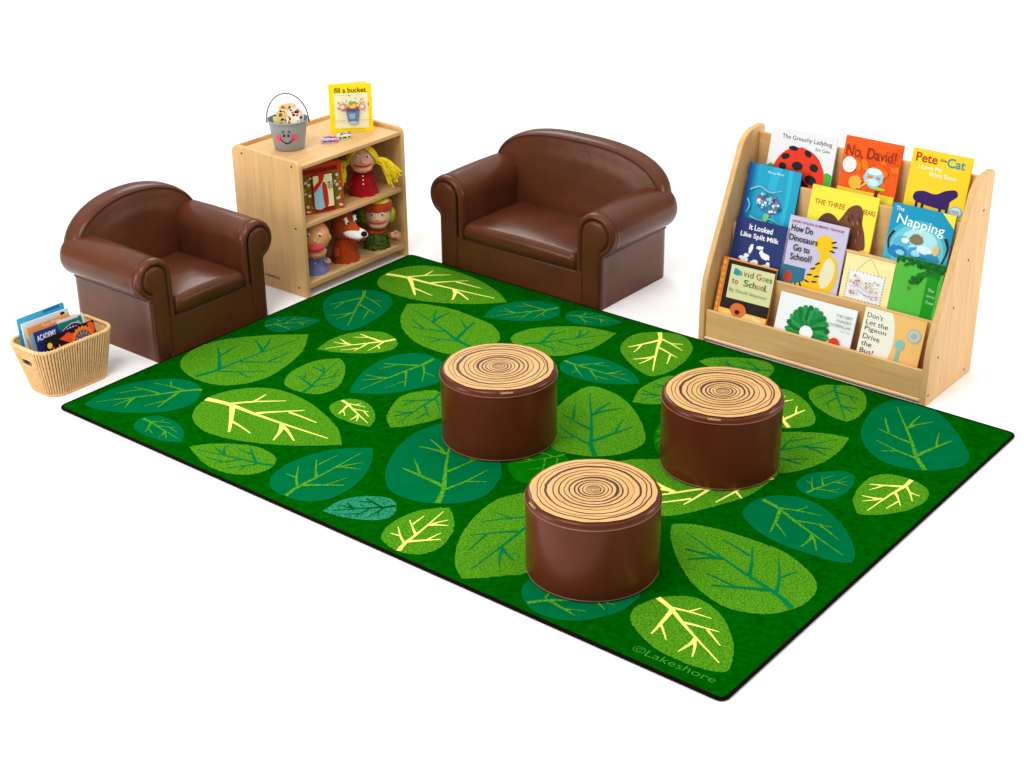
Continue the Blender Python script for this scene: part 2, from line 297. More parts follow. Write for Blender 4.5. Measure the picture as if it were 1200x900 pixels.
text_flat(rg, '\u00a9Lakeshore', lambda a, b_: (3.190+a, .040+b_+.04*a, .002), .335, .038, 8, -.004)
rg.build('pile', rugmats, rug, smooth=None, fixn=False)
bd = M(); bd.T = Matrix.Translation((-RW/2, -RH/2, .013))
bd.tube([(p.x, p.y, -.005) for p in edge], .0075, 8, 0, True, up=(0, 0, 1))
bd.build('binding', MBD, rug)

# ---------------------------------------------------------------- log stools
MWD = P('stump_top', (222, 174, 112), .5, .2, col2=(212, 162, 98), vscale=7)
MRING = P('stump_ring', (58, 24, 14), .45, .3)
MRINGL = P('stump_ring_light', (150, 96, 52), .45, .3)
def make_stool():
    R_, H_ = .256, .335
    t = thing('log_stool', '', 'stool', group='log stools on the leaf rug')
    m = M()
    prof = [(.02, 0), (R_-.012, 0), (R_-.003, .006), (R_, .016)]+[(R_, z) for z in (.06, .12, .18, .24)]+[(R_, .311)]
    m.lathe(prof, 96)
    m.build('side', VINYL, t)
    m = M()
    prof = [(R_-.004, .308), (R_+.0005, .313), (R_+.0005, .318), (R_-.002, .326), (R_-.006, .332), (R_-.012, .3355), (R_-.02, .3368), (.02, .337)]
    m.lathe(prof, 96); m.build('rim', VINYL, t)
    for zz, rr, th in ((.3115, R_+.001, .0022), (.008, R_-.003, .003)):
        m = M(); m.tube([(rr*cos(a), rr*sin(a), zz) for a in [2*pi*j/96 for j in range(96)]], th, 6, 0, True, up=(0, 0, 1))
        m.build('welt', VINYLE, t)
    m = M()
    def edge_r(a, f, amp=1, seed=0):
        return f*(1+.010*amp*noise.noise(Vector((cos(a)*2.2+seed, sin(a)*2.2, seed)))*2+.010*amp*noise.noise(Vector((cos(a)*7, sin(a)*7, seed+5))))
    n = 160
    def ringpts(f, seed, z, amp=1, dw=0):
        return [((edge_r(2*pi*j/n, f, amp, seed)+dw)*cos(2*pi*j/n), (edge_r(2*pi*j/n, f, amp, seed)+dw)*sin(2*pi*j/n), z) for j in range(n)]
    m.add([(0, 0, .3385)]+ringpts(.2405, 1.5, .3385, 1.2), [(0, 1+j, 1+(j+1) % n) for j in range(n)], 0)
    def strip(f, seed, w, mi, z=.3395, amp=1.4, var=.7):
        rin = []; ro = []
        for j in range(n):
            a = 2*pi*j/n; r = edge_r(a, f, amp, seed)
            ww = w*(1+var*sin(a+seed*1.7)*.6+.25*noise.noise(Vector((cos(a)*3, sin(a)*3, seed+9))))
            rin.append(((r-ww/2)*cos(a), (r-ww/2)*sin(a), z)); ro.append(((r+ww/2)*cos(a), (r+ww/2)*sin(a), z))
        m.add(rin+ro, [(j, (j+1) % n, n+(j+1) % n, n+j) for j in range(n)], mi)
    for i, (f, w) in enumerate([(.028, .0032), (.041, .0044), (.056, .0050), (.071, .0052), (.091, .0084), (.110, .0044), (.130, .0048), (.152, .0032), (.178, .0084), (.200, .0030), (.216, .0042)]):
        strip(f, i*.8+.3, w, 1, amp=1.4*min(1, .4+f*4))
    strip(.2405, 1.5, .0020, 1, amp=1.2, var=.3)
    for i, f in enumerate((.099, .141)): strip(f, i*1.3+.1, .0007, 2)
    sp_ = [((.004+.0029*k/6)*cos(k*.55), (.004+.0029*k/6)*sin(k*.55)) for k in range(44)]
    m.add([(x*f_, y*f_, .3395) for x, y in sp_ for f_ in (1, 1.0+.0016/max(.006, math.hypot(x, y)))], [(2*i, 2*i+1, 2*i+3, 2*i+2) for i in range(43)], 1)
    m.build('top', [MWD, MRING, MRINGL], t, smooth=None, fixn=False)
    m = M()
    # small printed line on the rounded rim
    def onr(a_, b_):
        th = -pi/2+(a_-.026)/.25
        s_ = b_/.010
        rr = R_-.002-.008*s_; zz = .3265+.0080*s_
        return ((rr+.001)*cos(th), (rr+.001)*sin(th), zz+.001)
    text_flat(m, 'Lakeshore', onr, .052, .010, 0, .01)
    m.build('printed_name', P('gold_print', (214, 170, 110), .5, .3), t, smooth=None, fixn=False)
    return t
st = make_stool()
st.location = (1.799, 1.022, 0.002); st.rotation_euler = (0, 0, radians(47)); st['label'] = 'brown log stool with ringed tan top nearest the sofa, farthest left'
for loc, a, lab in (((2.703, 1.406, .002), 24, 'brown log stool with ringed tan top nearest the book display rack'),
                    ((2.763, .399, .002), -28, 'brown log stool with ringed tan top closest to the front edge of the rug')):
    dup(st, loc, (0, 0, radians(a)), lab)

# ---------------------------------------------------------------- upholstered seats
def upholstered(name, label, cat, loc, rotz, W_, R0, cz, r, D, A_, pk, z0, pw, zs):
    t = thing(name, label, cat, loc, (0, 0, rotz))
    def keyhole(cx, c_z, rad, xin, xout, ang, n=30):
        pts = [Vector((xin, 0)), Vector((xin, c_z*.5)), Vector((xin, c_z*.85))]
        a0 = pi if abs(cx-rad-xin) < .02 else pi-math.acos(1)
        for i in range(n+1):
            a = pi+(ang-pi)*i/n
            pts.append(Vector((cx+rad*cos(a), c_z+rad*sin(a))))
        nz = c_z+rad*sin(ang)-.012
        pts.append(Vector((xout+.006, nz+.003))); pts.append(Vector((xout, nz-.012)))
        pts.append(Vector((xout, nz*.5))); pts.append(Vector((xout, 0)))
        return pts
    ui = R0-r
    angn = -math.acos(min(1, (W_+.012-R0)/r)) if W_+.012 > R0 else -pi/2
    prof = keyhole(R0, cz, r, ui, W_, angn)
    pad = keyhole(R0+.004, cz+.001, r-.037, R0-r+.041, W_-.008, -math.acos(min(1, (W_-.002-R0-.004)/(r-.037))) if abs(W_-.002-R0-.004) < (r-.037) else -.3)
    for sx in (1, -1):
        def ring(pp, y, bulge=0): return [(sx*p.x, y, p.y) for p in pp]
        m = M()
        seq = [(.022, -.037), (.010, -.034), (.001, -.028), (-.003, -.019), (-.001, -.010), (.007, -.003), (.018, .001), (.028, .002), (.036, 0)]
        rings = [ring(offset_poly(prof, o_), y) for y, o_ in seq]
        for q in range(1, 13):
            y = .036+(D-.075-.036)*q/12
            rings.append(ring([Vector((R0+(p.x-R0)*(1+.05*sin(pi*q/13) if p.y > cz-r*.6 else 1), p.y+(.006*sin(pi*q/13) if p.y > cz else 0))) for p in prof], y))
        for q in range(1, 7):
            a = pi/2*q/6
            rings.append(ring(offset_poly(prof, -.055*(1-cos(a))), D-.075+.06*sin(a)))
        m.loft(rings)
        arm = m.build('arm', LEATHER, t, smooth=50)
        m = M()
        seq = [(.03, 0), (.004, 0), (-.002, -.002), (-.005, -.006), (-.008, -.016)]
        m.loft([ring(offset_poly(pad, o_), y) for y, o_ in seq])
        m.build('arm_front_pad', LEATHER, arm, smooth=50)
        m = M()
        arc = [p for p in prof[2:-3]]
        m.tube([(sx*(p.x), .042, p.y) for p in offset_poly(prof, .000)[1:-3]], .0026, 6); m.build('welt', LEATHER, arm); m = M()
        po = offset_poly(pad, .003)
        m.tube([(sx*p.x, .001, p.y) for p in offset_poly(pad, .0015)], .0022, 6)
        nz = prof[-4]
        m.tube([(sx*(W_+.003), y, nz.y-.006) for y in (.01, .1, D*.5, D-.05)], .003, 6)
        m.build('piping', SEAM, arm)
    # base box behind and under the cushion
    m = M()
    xb = R0-r+.041
    m.box(-xb, xb, -.002, .05, .001, zs-.085)
    m.build('front_panel', LEATHER, t, bevel=(.006, 3))
    m = M(); m.box(-W_+.012, W_-.012, .03, D-.03, .002, zs-.09); m.build('base', LEATHER, t, bevel=(.01, 3))
    m = M()
    m.tube([(-xb, -.001, zs-.082), (xb, -.001, zs-.082)], .003, 6); m.tube([(-W_, .0, .004), (W_, .0, .004)], .004, 6)
    m.build('seam', SEAM, t)
    # seat cushion
    m = M()
    ul = ui-.003; n = 44; rings = []
    sec = []
    y0, y1, za, zb = -.004, .53, zs-.082, zs+.006
    rr = .040
    for i in range(9):
        a = pi+(-pi/2)*i/8   # front upper corner
        sec.append((y0+rr+rr*cos(a), zb-rr+rr*sin(a)))
    for i in range(1, 9): sec.append((y0+rr+(y1-y0-rr)*i/8, zb))
    sec += [(y1, za), (y0+.012, za), (y0+.003, za+.006)]
    for i in range(n+1):
        x = -ul+2*ul*i/n; e_ = min(1, (ul-abs(x))/.035); ef = math.sqrt(max(0, 1-(1-e_)**2))
        rg_ = []
        for (yy, zz) in sec:
            k = (zz-za)/(zb-za)
            mid = .022*(1-(x/ul)**2)*sin(pi*min(1, max(0, (yy-y0)/(y1-y0)+.12)))*k
            yf = yy if yy > .1 else yy+.010*(1-ef)*(1 if yy < .05 else 0)-.006*(1-(x/ul)**2)*(1 if yy < .04 else 0)
            rg_.append((x, yf, zz-.022*(1-ef)*k+mid))
        rings.append(rg_)
    m.loft(rings); m.build('seat_cushion', LEATHER, t, smooth=60)
    # back
    N_ = 60
    def arch(Aa, pk_, zl):
        pts = []
        for i in range(N_+1):
            a = pi-pi*i/N_; c_, s_ = cos(a), sin(a)
            x = Aa*math.copysign(abs(c_)**(2/pw), c_); z = z0+(pk_-z0)*abs(s_)**(2/pw)
            pts.append(Vector((x, z)))
        pts += [Vector((Aa, z0-.05)), Vector((W_-.02, z0-.13)), Vector((W_-.02, zl)), Vector((-W_+.02, zl)), Vector((-W_+.02, z0-.13)), Vector((-Aa, z0-.05))]
        return pts
    ar = arch(A_, pk, .15)
    yb = D
    def rr_(off, y, lean=1):
        return [(p.x, y+lean*(p.y-.28)*.10, p.y) for p in offset_poly(ar, off)]
    m = M()
    seq = [(yb-.005, -.045), (yb-.010, -.020), (yb-.025, -.004), (yb-.05, .002), (yb-.09, .002), (yb-.118, -.002), (yb-.128, -.009), (yb-.132, -.014)]
    rings = [rr_(o_, y-.03) for y, o_ in seq]
    inner = [(-.020, .130), (-.032, .132), (-.06, .134), (-.10, .139), (-.15, .144), (-.2, .147)]
    for o_, dy in inner:
        if o_ < -.1:
            f = 1+ (o_+.1)*2.2
            base_ = offset_poly(ar, -.10); cz_ = (pk+.15)/2
            rings.append([(p.x*f, yb-.03-dy+(p.y-.28)*.10, cz_+(p.y-cz_)*f) for p in base_])
        else: rings.append(rr_(o_, yb-dy-.03))
    m.loft(rings); bk = m.build('backrest', LEATHER, t, smooth=50)
    m = M(); o2 = offset_poly(ar, -.0155)[2:N_-1]
    m.tube([(p.x, yb-.030-.1315+(p.y-.28)*.10, p.y) for p in o2], .0032, 6)
    m.build('piping', SEAM, bk)
    return t
upholstered('sofa', 'brown two-seat child sofa with rounded back behind the rug', 'sofa', (.771, 2.446, -.014), 0,
            .55, .507, .410, .118, .655, .578, .708, .43, 2.6, .275)
upholstered('armchair', 'brown single child armchair with round back beside the wicker basket', 'armchair', (-.020, .976, -.014), pi/2,
            .366, .336, .430, .105, .655, .405, .690, .44, 2.1, .295)
# ---------------------------------------------------------------- open shelf unit (left)
MSCR = P('screw', (70, 48, 30), .4, .6, metal=.6)
def panel(m, prof, a0, a1, axis='y', mi=0):
    """extrude a 2-D profile (p, z) between a0 and a1 along axis"""
    if axis == 'y': m.loft([[(p[0], a, p[1]) for p in prof] for a in (a0, a1)], mi)
    else: m.loft([[(a, p[0], p[1]) for p in prof] for a in (a0, a1)], mi)
SX, SY = -.28, 2.04
sh = thing('open_shelf', 'light maple two-tier open shelf unit holding puppets, behind the armchair', 'shelf', (SX, SY, -.014))
def SH(): m = M(); m.T = Matrix.Translation((-SX, -SY, .014)); return m
prof = round_poly([Vector((-.535, -.014)), Vector((-.024, -.014)), Vector((-.024, .742)), Vector((-.535, .752))], [.006, .006, .045, .05], 8)
for y0, y1 in ((1.634, 1.661), (2.419, 2.446)):
    m = SH(); panel(m, prof, y0, y1); sp_ = m.build('side_panel', WOOD['z'], sh, bevel=(.006, 3))
    if y0 < 2:
        for x, z in ((-.454, .715), (-.078, .714), (-.078, .373), (-.085, .035)):
            m = SH(); m.T = m.T @ Matrix.Translation((x, 1.6335, z)) @ Matrix.Rotation(pi/2, 4, 'X'); m.lathe([(.001, .0015), (.0048, .0015), (.006, 0), (.006, -.002)], 14)
            m.build('screw', MSCR, sp_)
        m = SH(); text_flat(m, 'Lakeshore', lambda a, b_: (-.345+a, 1.6328, .046+b_), .115, .018, 0, .01)
        m.build('printed_name', P('brown_print', (110, 70, 34), .5, .3), sp_, smooth=None, fixn=False)
for x0, x1, z0_, z1_, nm in ((-.520, -.026, .700, .722, 'top_board'), (-.520, -.030, .374, .398, 'middle_board'), (-.520, -.028, .034, .066, 'bottom_board')):
    m = SH(); m.box(x0, x1, 1.662, 2.418, z0_, z1_); m.build(nm, WOOD['y'], sh, bevel=(.004, 3))
m = SH(); m.box(-.533, -.521, 1.662, 2.418, .03, .742); m.build('back_panel', WOOD['z'], sh, bevel=(.003, 2))

# ---------------------------------------------------------------- book display rack (right)
RX, RY = 2.545, 2.70
rk = thing('book_display_rack', 'light maple tiered book display rack full of picture books', 'book rack', (RX, RY, -.014))
def RK(): m = M(); m.T = Matrix.Translation((-RX, -RY, .014)); return m
prof = round_poly([Vector((2.450, -.014)), Vector((2.450, .29)), Vector((2.742, .955)), Vector((2.80, .998)), Vector((2.945, 1.006)), Vector((2.945, -.014))], [.006, .10, .10, .06, .035, .006], 10)
for x0, x1 in ((1.926, 1.957), (3.127, 3.158)):
    m = RK(); panel(m, prof, x0, x1, 'x'); sp_ = m.build('side_panel', WOOD['z'], rk, bevel=(.008, 4))
    if x0 > 3:
        for y, z in ((2.863, .825), (2.756, .616), (2.649, .416), (2.54, .206), (2.865, .024), (2.474, .037)):
            m = RK(); m.T = m.T @ Matrix.Translation((3.1585, y, z)) @ Matrix.Rotation(pi/2, 4, 'Y'); m.lathe([(.006, -.002), (.006, 0), (.0048, .0015), (.001, .0015)], 14)
            m.build('screw', MSCR, sp_)
XA, XB = 1.958, 3.126
for y0, y1, z0_, z1_ in ((2.462, 2.480, .018, .158), (2.580, 2.598, .06, .352), (2.680, 2.698, .25, .556), (2.783, 2.801, .46, .772)):
    m = RK(); m.box(XA, XB, y0, y1, z0_, z1_); m.build('front_board' if y0 < 2.5 else 'ledge_board', WOOD['x'], rk, bevel=(.004, 3))
for y0, y1, z0_, z1_ in ((2.4805, 2.5795, .04, .058), (2.5985, 2.6795, .250, .266), (2.6985, 2.7825, .456, .473), (2.8015, 2.884, .672, .688)):
    m = RK(); m.box(XA, XB, y0, y1, z0_, z1_); m.build('book_tray', WOOD['x'], rk)
m = RK(); m.box(XA, XB, 2.885, 2.903, .0, .972); m.build('back_panel', WOOD['x'], rk, bevel=(.004, 3))
m = RK(); m.box(XA, XB, 2.455, 2.474, .002, .0165); m.build('base_rail', EDGE, rk, bevel=(.005, 3))

# ---------------------------------------------------------------- printed covers
class Page:
    """flat printed shapes on a cover; u runs 0..1 across, t runs down from the top edge in cover widths"""
    def __init__(s, m, w, h): s.m = m; s.w = w; s.h = h; s.k = 0; s.mats = []; s.asp = h/w; s.ts = 1
    def mi(s, c):
        mt = ink(c)
        if mt not in s.mats: s.mats.append(mt)
        return s.mats.index(mt)
    def at(s, u, t): return ((u-.5)*s.w, -.0003-.00022*s.k, s.h-t*s.w*s.ts)
    def poly(s, pts, c):
        def clip(ps, f, g_):
            o = []
            for i in range(len(ps)):
                a, b_ = ps[i-1], ps[i]; fa, fb = f(a), f(b_)
                if fa >= 0: 
                    if fb < 0: o.append(g_(a, b_, fa/(fa-fb)))
                    else: o.append(b_)
                elif fb >= 0: o.append(g_(a, b_, fa/(fa-fb))); o.append(b_)
            return o
        L_ = lambda a, b_, k: (a[0]+(b_[0]-a[0])*k, a[1]+(b_[1]-a[1])*k)
        for f in (lambda p: p[0]-.003, lambda p: .997-p[0], lambda p: p[1]-.003, lambda p: (s.asp-.003)/s.ts-p[1]):
            if pts: pts = clip(pts, f, L_)
        if len(pts) < 3: return
        s.k += 1; s.m.flat([s.at(*p) for p in pts], s.mi(c))
    def rect(s, u0, t0, u1, t1, c, r=0):
        a = radians(r); cu, ct = (u0+u1)/2, (t0+t1)/2
        s.poly([(cu+(x-cu)*cos(a)-(y-ct)*sin(a), ct+(x-cu)*sin(a)+(y-ct)*cos(a)) for x, y in ((u0, t0), (u1, t0), (u1, t1), (u0, t1))], c)
    def ell(s, u, t, a, b_, c, r=0, a0=0, a1=360, jag=0):
        q = radians(r); o = []
        for i in range(33):
            th = radians(a0+(a1-a0)*i/32)
            if a1-a0 >= 360 and i == 32: break
            j = 1+jag*noise.noise(Vector((cos(th)*3+u*9, sin(th)*3+t*9, 0)))
            x, y = a*cos(th)*j, b_*sin(th)*j; o.append((u+x*cos(q)-y*sin(q), t+x*sin(q)+y*cos(q)))
        s.poly(o, c)
    def smooth(s, pts, c): s.poly([(p.x, p.y) for p in catmull(pts, True, None, 5)], c)
    def stroke(s, pts, w, c, w1=None):
        c_ = catmull(pts, False, None, 5); n = len(c_); a = []; b_ = []; w1 = w if w1 is None else w1
        for i, p in enumerate(c_):
            d = (c_[min(i+1, n-1)]-c_[max(i-1, 0)]).normalized(); nr = Vector((-d.y, d.x)); ww = (w+(w1-w)*i/(n-1))/2
            a.append(p+nr*ww); b_.append(p-nr*ww)
        s.poly([(p.x, p.y) for p in a+b_[::-1]], c)
    def text(s, txt, u, t, c, w=None, h=None, wt=0.0, r=0, align='l'):
        s.k += 1
        vs, fs, asp = text_geo(txt, wt)
        if w is None: w = h*asp
        if h is None: h = w/asp
        if align == 'c': u -= w/2
        if align == 'r': u -= w
        a = radians(r)
        o = []
        for x, y in vs:
            x *= w; y = -y*h
            o.append(s.at(u+x*cos(a)-y*sin(a), t+x*sin(a)+y*cos(a)))
        s.m.add(o, fs, s.mi(c))
def book(label, loc, rotz, tilt, w, h, th, bgc, draw, group=None, spine=None, name='picture_book', paperback=False):
    t = thing(name, label, 'book', loc, (-tilt, 0, rotz), group)
    m = M(); pg = Page(m, w, h); b0 = pg.mi(bgc); ct = .0022
    m.box(-w/2, w/2, 0, ct, 0, h, b0); sc_ = pg.mi(spine or bgc)
    m.box(-w/2-.0005, -w/2+.003, ct, th-ct, 0, h, sc_); m.box(-w/2, w/2, th-ct, th, 0, h, sc_)
    draw(pg)
    m.build('cover', pg.mats, t, smooth=None, fixn=False)
    m = M(); m.box(-w/2+.0035, w/2-.004, ct+.0003, th-ct-.0003, .003, h-.004)
    m.build('pages', P('paper', (244, 240, 228), .8, .2, var=.05, vscale=200), t, smooth=None)
    return t
INK = (24, 22, 26)
def d_lady(p):
    p.ts = .90
    A_ = p.asp
    p.text('The Grouchy Ladybug', .17, .165, INK, .76, .085, .004, r=0)
    p.text('Eric Carle', .70, .245, (60, 60, 60), .21, .045)
    p.poly([(0, .60), (.06, .55), (.13, .57), (.2, .55), (.2, A_), (0, A_)], (60, 175, 50))
    p.poly([(.85, .57), (.93, .53), (1, .56), (1, A_), (.85, A_)], (60, 175, 50))
    p.ell(.5, .68, .40, .44, (226, 52, 22), jag=.05)
    for u, t, a, b_, r in ((.37, .27, .07, .035, 0), (.60, .31, .06, .045, 30), (.27, .41, .065, .045, -25), (.25, .56, .06, .05, 0), (.47, .52, .085, .065, 0), (.72, .50, .065, .06, 20), (.70, .69, .09, .07, 20), (.50, .80, .2, .10, 10), (.3, .74, .06, .05, 0)):
        p.ell(u, t, a, b_, INK, r, jag=.12)
def d_nod(p):
    p.ts = .93
    for i in range(26):
        p.ell(random.random(), random.random()*1.2, .1, .06, random.choice(((240, 96, 16), (232, 80, 14), (246, 116, 22))), random.random()*180, jag=.3)
    p.rect(0, .88, 1, p.asp, (240, 206, 60)); p.rect(0, .97, 1, p.asp, (214, 214, 40))
    p.text('No, David!', .05, .36, (140, 40, 16), .86, .22, .003)
    p.ell(.15, .48, .12, .135, (250, 246, 240)); p.ell(.15, .48, .10, .115, (240, 232, 226))
    p.rect(.66, .78, .72, 1.25, (96, 28, 14)); p.ell(.69, .79, .15, .03, (176, 196, 40))
    p.ell(.60, .62, .17, .17, (150, 208, 228), jag=.08); p.ell(.60, .52, .13, .05, (226, 244, 250)); p.ell(.54, .62, .05, .03, (228, 130, 60)); p.ell(.68, .62, .04, .025, (228, 130, 60)); p.ell(.6, .70, .1, .06, (196, 232, 244))
    p.ell(.30, .76, .11, .12, (246, 176, 60), jag=.1); p.stroke([(.38, .85), (.46, .76), (.54, .70)], .03, (246, 186, 90))
def d_pete(p):
    p.ts = .86
    p.text('Pete', .07, .235, (178, 56, 32), .36, .17, .02); p.text('the', .47, .165, (60, 40, 60), .11, .06, .01); p.text('Cat', .59, .24, (16, 150, 160), .30, .17, .02)
    p.text('I Love My', .14, .37, (252, 252, 240), .40, .09, .004); p.text('White Shoes', .33, .46, (252, 252, 240), .46, .08, .004)
    c = (52, 26, 96)
    p.smooth([(.16, .80), (.30, .74), (.5, .76), (.66, .66), (.82, .62), (.86, .72), (.76, .84), (.70, 1.0), (.2, .95)], c)
    for u in (.22, .32, .62, .73): p.rect(u-.022, .9, u+.022, 1.12, c)
    p.ell(.88, 1.0, .11, .105, (120, 190, 214)); p.ell(.88, 1.0, .09, .085, (196, 226, 236)); p.text('FREE', .82, 1.02, (196, 50, 90), .12, .045, .01)
def d_fish(p):
    for i, c in enumerate(((34, 80, 160), (26, 108, 176), (20, 136, 190), (24, 156, 200), (30, 166, 204), (26, 160, 196))):
        p.rect(i*.05, 0, 1, p.asp, c)
    p.stroke([(.55, 0), (.5, .5), (.62, 1.3)], .16, (40, 176, 210)); p.stroke([(.8, 0), (.82, .6), (.74, 1.3)], .08, (44, 180, 212))
    p.text('Marcus Pfister', .38, .12, (230, 244, 250), .30, .04)
    p.ell(.50, .62, .25, .17, (50, 120, 170), 12)
    for i in range(46):
        a = random.random()*6.28; r = random.random()**.5; x = .23*r*cos(a); y = .15*r*sin(a)
        p.ell(.50+x, .62+y+x*.2, .028, .022, random.choice(((236, 240, 246), (150, 190, 220), (190, 50, 120), (40, 150, 110), (236, 236, 250), (30, 70, 140), (110, 200, 220))))
    p.stroke([(.12, .44), (.3, .36), (.5, .42), (.72, .36)], .03, (150, 190, 220), .01); p.stroke([(.2, .88), (.4, .92), (.6, .86), (.8, .92)], .03, (130, 196, 220), .01); p.stroke([(.10, .60), (.16, .7), (.12, .84)], .04, (120, 190, 220), .02)
    p.smooth([(.46, .80), (.56, .80), (.52, .94), (.46, 1.0)], (110, 200, 130))
    p.ell(.2, 1.03, .04, .06, (30, 150, 110))
def d_bears(p):
    p.ts = .84
    p.text('THE THREE', .07, .30, (176, 96, 20), .46, .085, .012); p.text('BEARS', .80, .30, (176, 96, 20), .18, .08, .012, r=0)
    c = (112, 66, 46)
    p.smooth([(.50, .96), (.44, .6), (.52, .40), (.60, .24), (.72, .18), (.80, .26), (.82, .45), (.88, .62), (.92, .84), (.84, .9), (.78, 1.1), (.56, 1.2)], c)
    p.smooth([(.16, .62), (.22, .46), (.32, .40), (.44, .46), (.52, .62), (.5, .9), (.2, .9)], (92, 58, 44))
    for i in range(30):
        p.ell(.54+random.random()*.26, .36+random.random()*.6, .04, .012, random.choice(((80, 44, 32), (150, 98, 74), (132, 84, 60))), 70)
    p.rect(.84, 1.0, 1, 1.2, (246, 222, 60)); p.text('by Paul', .74, 1.06, INK, .2, .05, .01)
def d_nap(p):
    p.ts = .78
    p.ell(.5, .85, .52, .62, (64, 178, 204)); p.ell(.5, .8, .42, .48, (110, 202, 220)); p.ell(.52, .62, .28, .22, (176, 228, 234))
    p.poly([(.78, 0), (1, 0), (1, .26)], (244, 232, 60))
    p.text('The', .06, .13, (244, 252, 255), .13, .08, .004); p.text('Napping', .10, .42, (244, 252, 255), .76, .24, .004, r=5)
    p.stroke([(.10, .52), (.04, .7), (.08, .95)], .05, (54, 30, 26), .02); p.stroke([(.90, .46), (.97, .66), (.92, .95)], .05, (54, 30, 26), .02)
    for u, t, a, b_, c in ((.25, .72, .13, .14, (90, 180, 220)), (.22, .9, .16, .12, (30, 130, 190)), (.5, .86, .14, .12, (60, 160, 210)), (.47, .60, .11, .1, (130, 120, 84)), (.62, .76, .12, .08, (220, 240, 250)), (.3, .66, .06, .05, (236, 246, 252)), (.74, .9, .14, .1, (40, 150, 200)), (.56, .98, .18, .07, (20, 110, 170)), (.5, .86, .07, .06, (170, 220, 240)), (.26, .9, .07, .05, (150, 210, 236)), (.8, .72, .05, .1, (226, 196, 130))):
        p.ell(u, t, a, b_, c, jag=.25)
def d_milk(p):
    p.ts = .86
    p.text('It Looked', .26, .20, (244, 246, 250), .44, .11, .022); p.text('Like Spilt Milk', .12, .38, (244, 246, 250), .72, .125, .022)
    for u, t, a, b_, r in ((.36, .56, .035, .1, 10), (.52, .50, .07, .035, -10), (.56, .58, .03, .05, 20), (.64, .64, .09, .06, 10), (.26, .78, .09, .05, 15), (.30, .70, .05, .04, 0), (.46, .80, .08, .05, -20), (.52, .88, .07, .05, 40), (.68, .84, .09, .05, -20), (.72, .78, .04, .05, 0), (.36, .88, .03, .03, 0)):
        p.ell(u, t, a, b_, (240, 244, 250), r, jag=.35)
def d_dino(p):
    p.ts = .88
    p.rect(0, .86, .42, 1.2, (46, 112, 140)); p.ell(.14, 1.06, .07, .1, (200, 60, 30))
    y = (244, 196, 24)
    p.smooth([(.52, .30), (.62, .22), (.76, .24), (.82, .36), (.78, .50), (.74, .62), (.62, .58), (.54, .46), (.48, .40)], y)
    p.smooth([(.66, .56), (.86, .56), (.95, .8), (.9, 1.12), (.7, 1.26), (.5, 1.2), (.44, 1.0), (.56, .76)], y)
    p.smooth([(.50, 1.0), (.36, 1.12), (.16, 1.18), (.20, 1.26), (.42, 1.24), (.56, 1.16)], y)
    p.smooth([(.74, .60), (.86, .64), (.9, .82), (.84, 1.04), (.72, 1.12), (.66, .9)], (236, 226, 190))
    for u, t, r in ((.80, .30, -30), (.83, .38, -10), (.80, .46, 10), (.60, .72, -40), (.54, .82, -30), (.50, .94, -15), (.47, 1.06, 20), (.38, 1.15, 60), (.30, 1.18, 70), (.23, 1.2, 80), (.62, .94, -20), (.6, 1.04, -10)):
        p.ell(u, t, .05, .014, INK, r)
    p.text('JANE YOLEN & MARK TEAGUE', .05, .115, (170, 28, 92), .88, .05, .012)
    for i, (s_, u, w) in enumerate((('How Do', .06, .37), ('Dinosaurs', .05, .49), ('Go to', .15, .28), ('School?', .13, .37))):
        p.text(s_, u, .26+.165*i, INK, w, .115 if i != 1 else .11, .012, r=-4 if i == 3 else 0)
def d_cream(p):
    p.ts = .82
    p.stroke([(.25, .36), (.46, .06), (.54, .06), (.76, .40)], .008, (150, 140, 110))
    p.rect(.12, .36, .85, 1.0, (236, 240, 240), 3)
    for i in range(40):
        q = i/10; s_ = int(q) % 4; f = q-int(q)
        u, t = [(.12+.73*f, .36), (.85, .36+.64*f), (.85-.73*f, 1.0), (.12, 1.0-.64*f)][s_]
        p.ell(u, t, .012, .012, (130, 140, 160))
    for i in range(34):
        p.ell(.2+random.random()*.6, .44+random.random()*.46, .022, .014, random.choice(((200, 40, 90), (220, 170, 60), (60, 100, 160), (220, 120, 150), (120, 160, 90))), random.random()*180)
    for i in range(3): p.stroke([(.2, .62+.1*i), (.4, .58+.1*i), (.6, .66+.1*i), (.78, .62+.1*i)], .012, ((222, 178, 70), (190, 120, 160), (120, 130, 170))[i])
    p.rect(.14, 1.06, .86, 1.2, (222, 74, 44));
    for i in range(16): p.ell(.2+.04*i, 1.13, .014, .02, (150, 40, 24), jag=.5)
def d_tree(p):
    p.rect(.68, .2, .92, p.asp, (20, 150, 24)); p.smooth([(.45, .3), (.6, .2), (.7, .12), (.9, .12), (.94, .3), (.88, .3), (.72, .28), (.62, .34), (.5, .5)], (20, 122, 30))
    p.smooth([(0, -.1), (1, -.1), (1, .16), (.9, .20), (.8, .15), (.7, .22), (.6, .15), (.5, .18), (.4, .1), (.3, .14), (.2, .06), (.1, .1), (0, .04)], (12, 104, 26))
    for i in range(30): p.ell(random.random(), .02+random.random()*.14, .04, .025, random.choice(((12, 104, 26), (22, 124, 34), (8, 92, 22))), jag=.3)
    for i in range(12): p.ell(.34+random.random()*.22, .34+random.random()*.14, .035, .025, (16, 108, 28), jag=.3)
    p.ell(.36, .58, .02, .035, (130, 70, 20))
    for s_, t in (('The', .56), ('Giving', .68), ('Tree', .80)): p.text(s_, .76, t, (200, 240, 190), h=.06, wt=.002)
    p.smooth([(.16, 1.2), (.22, 1.1), (.3, 1.16), (.34, 1.24)], (226, 232, 220))
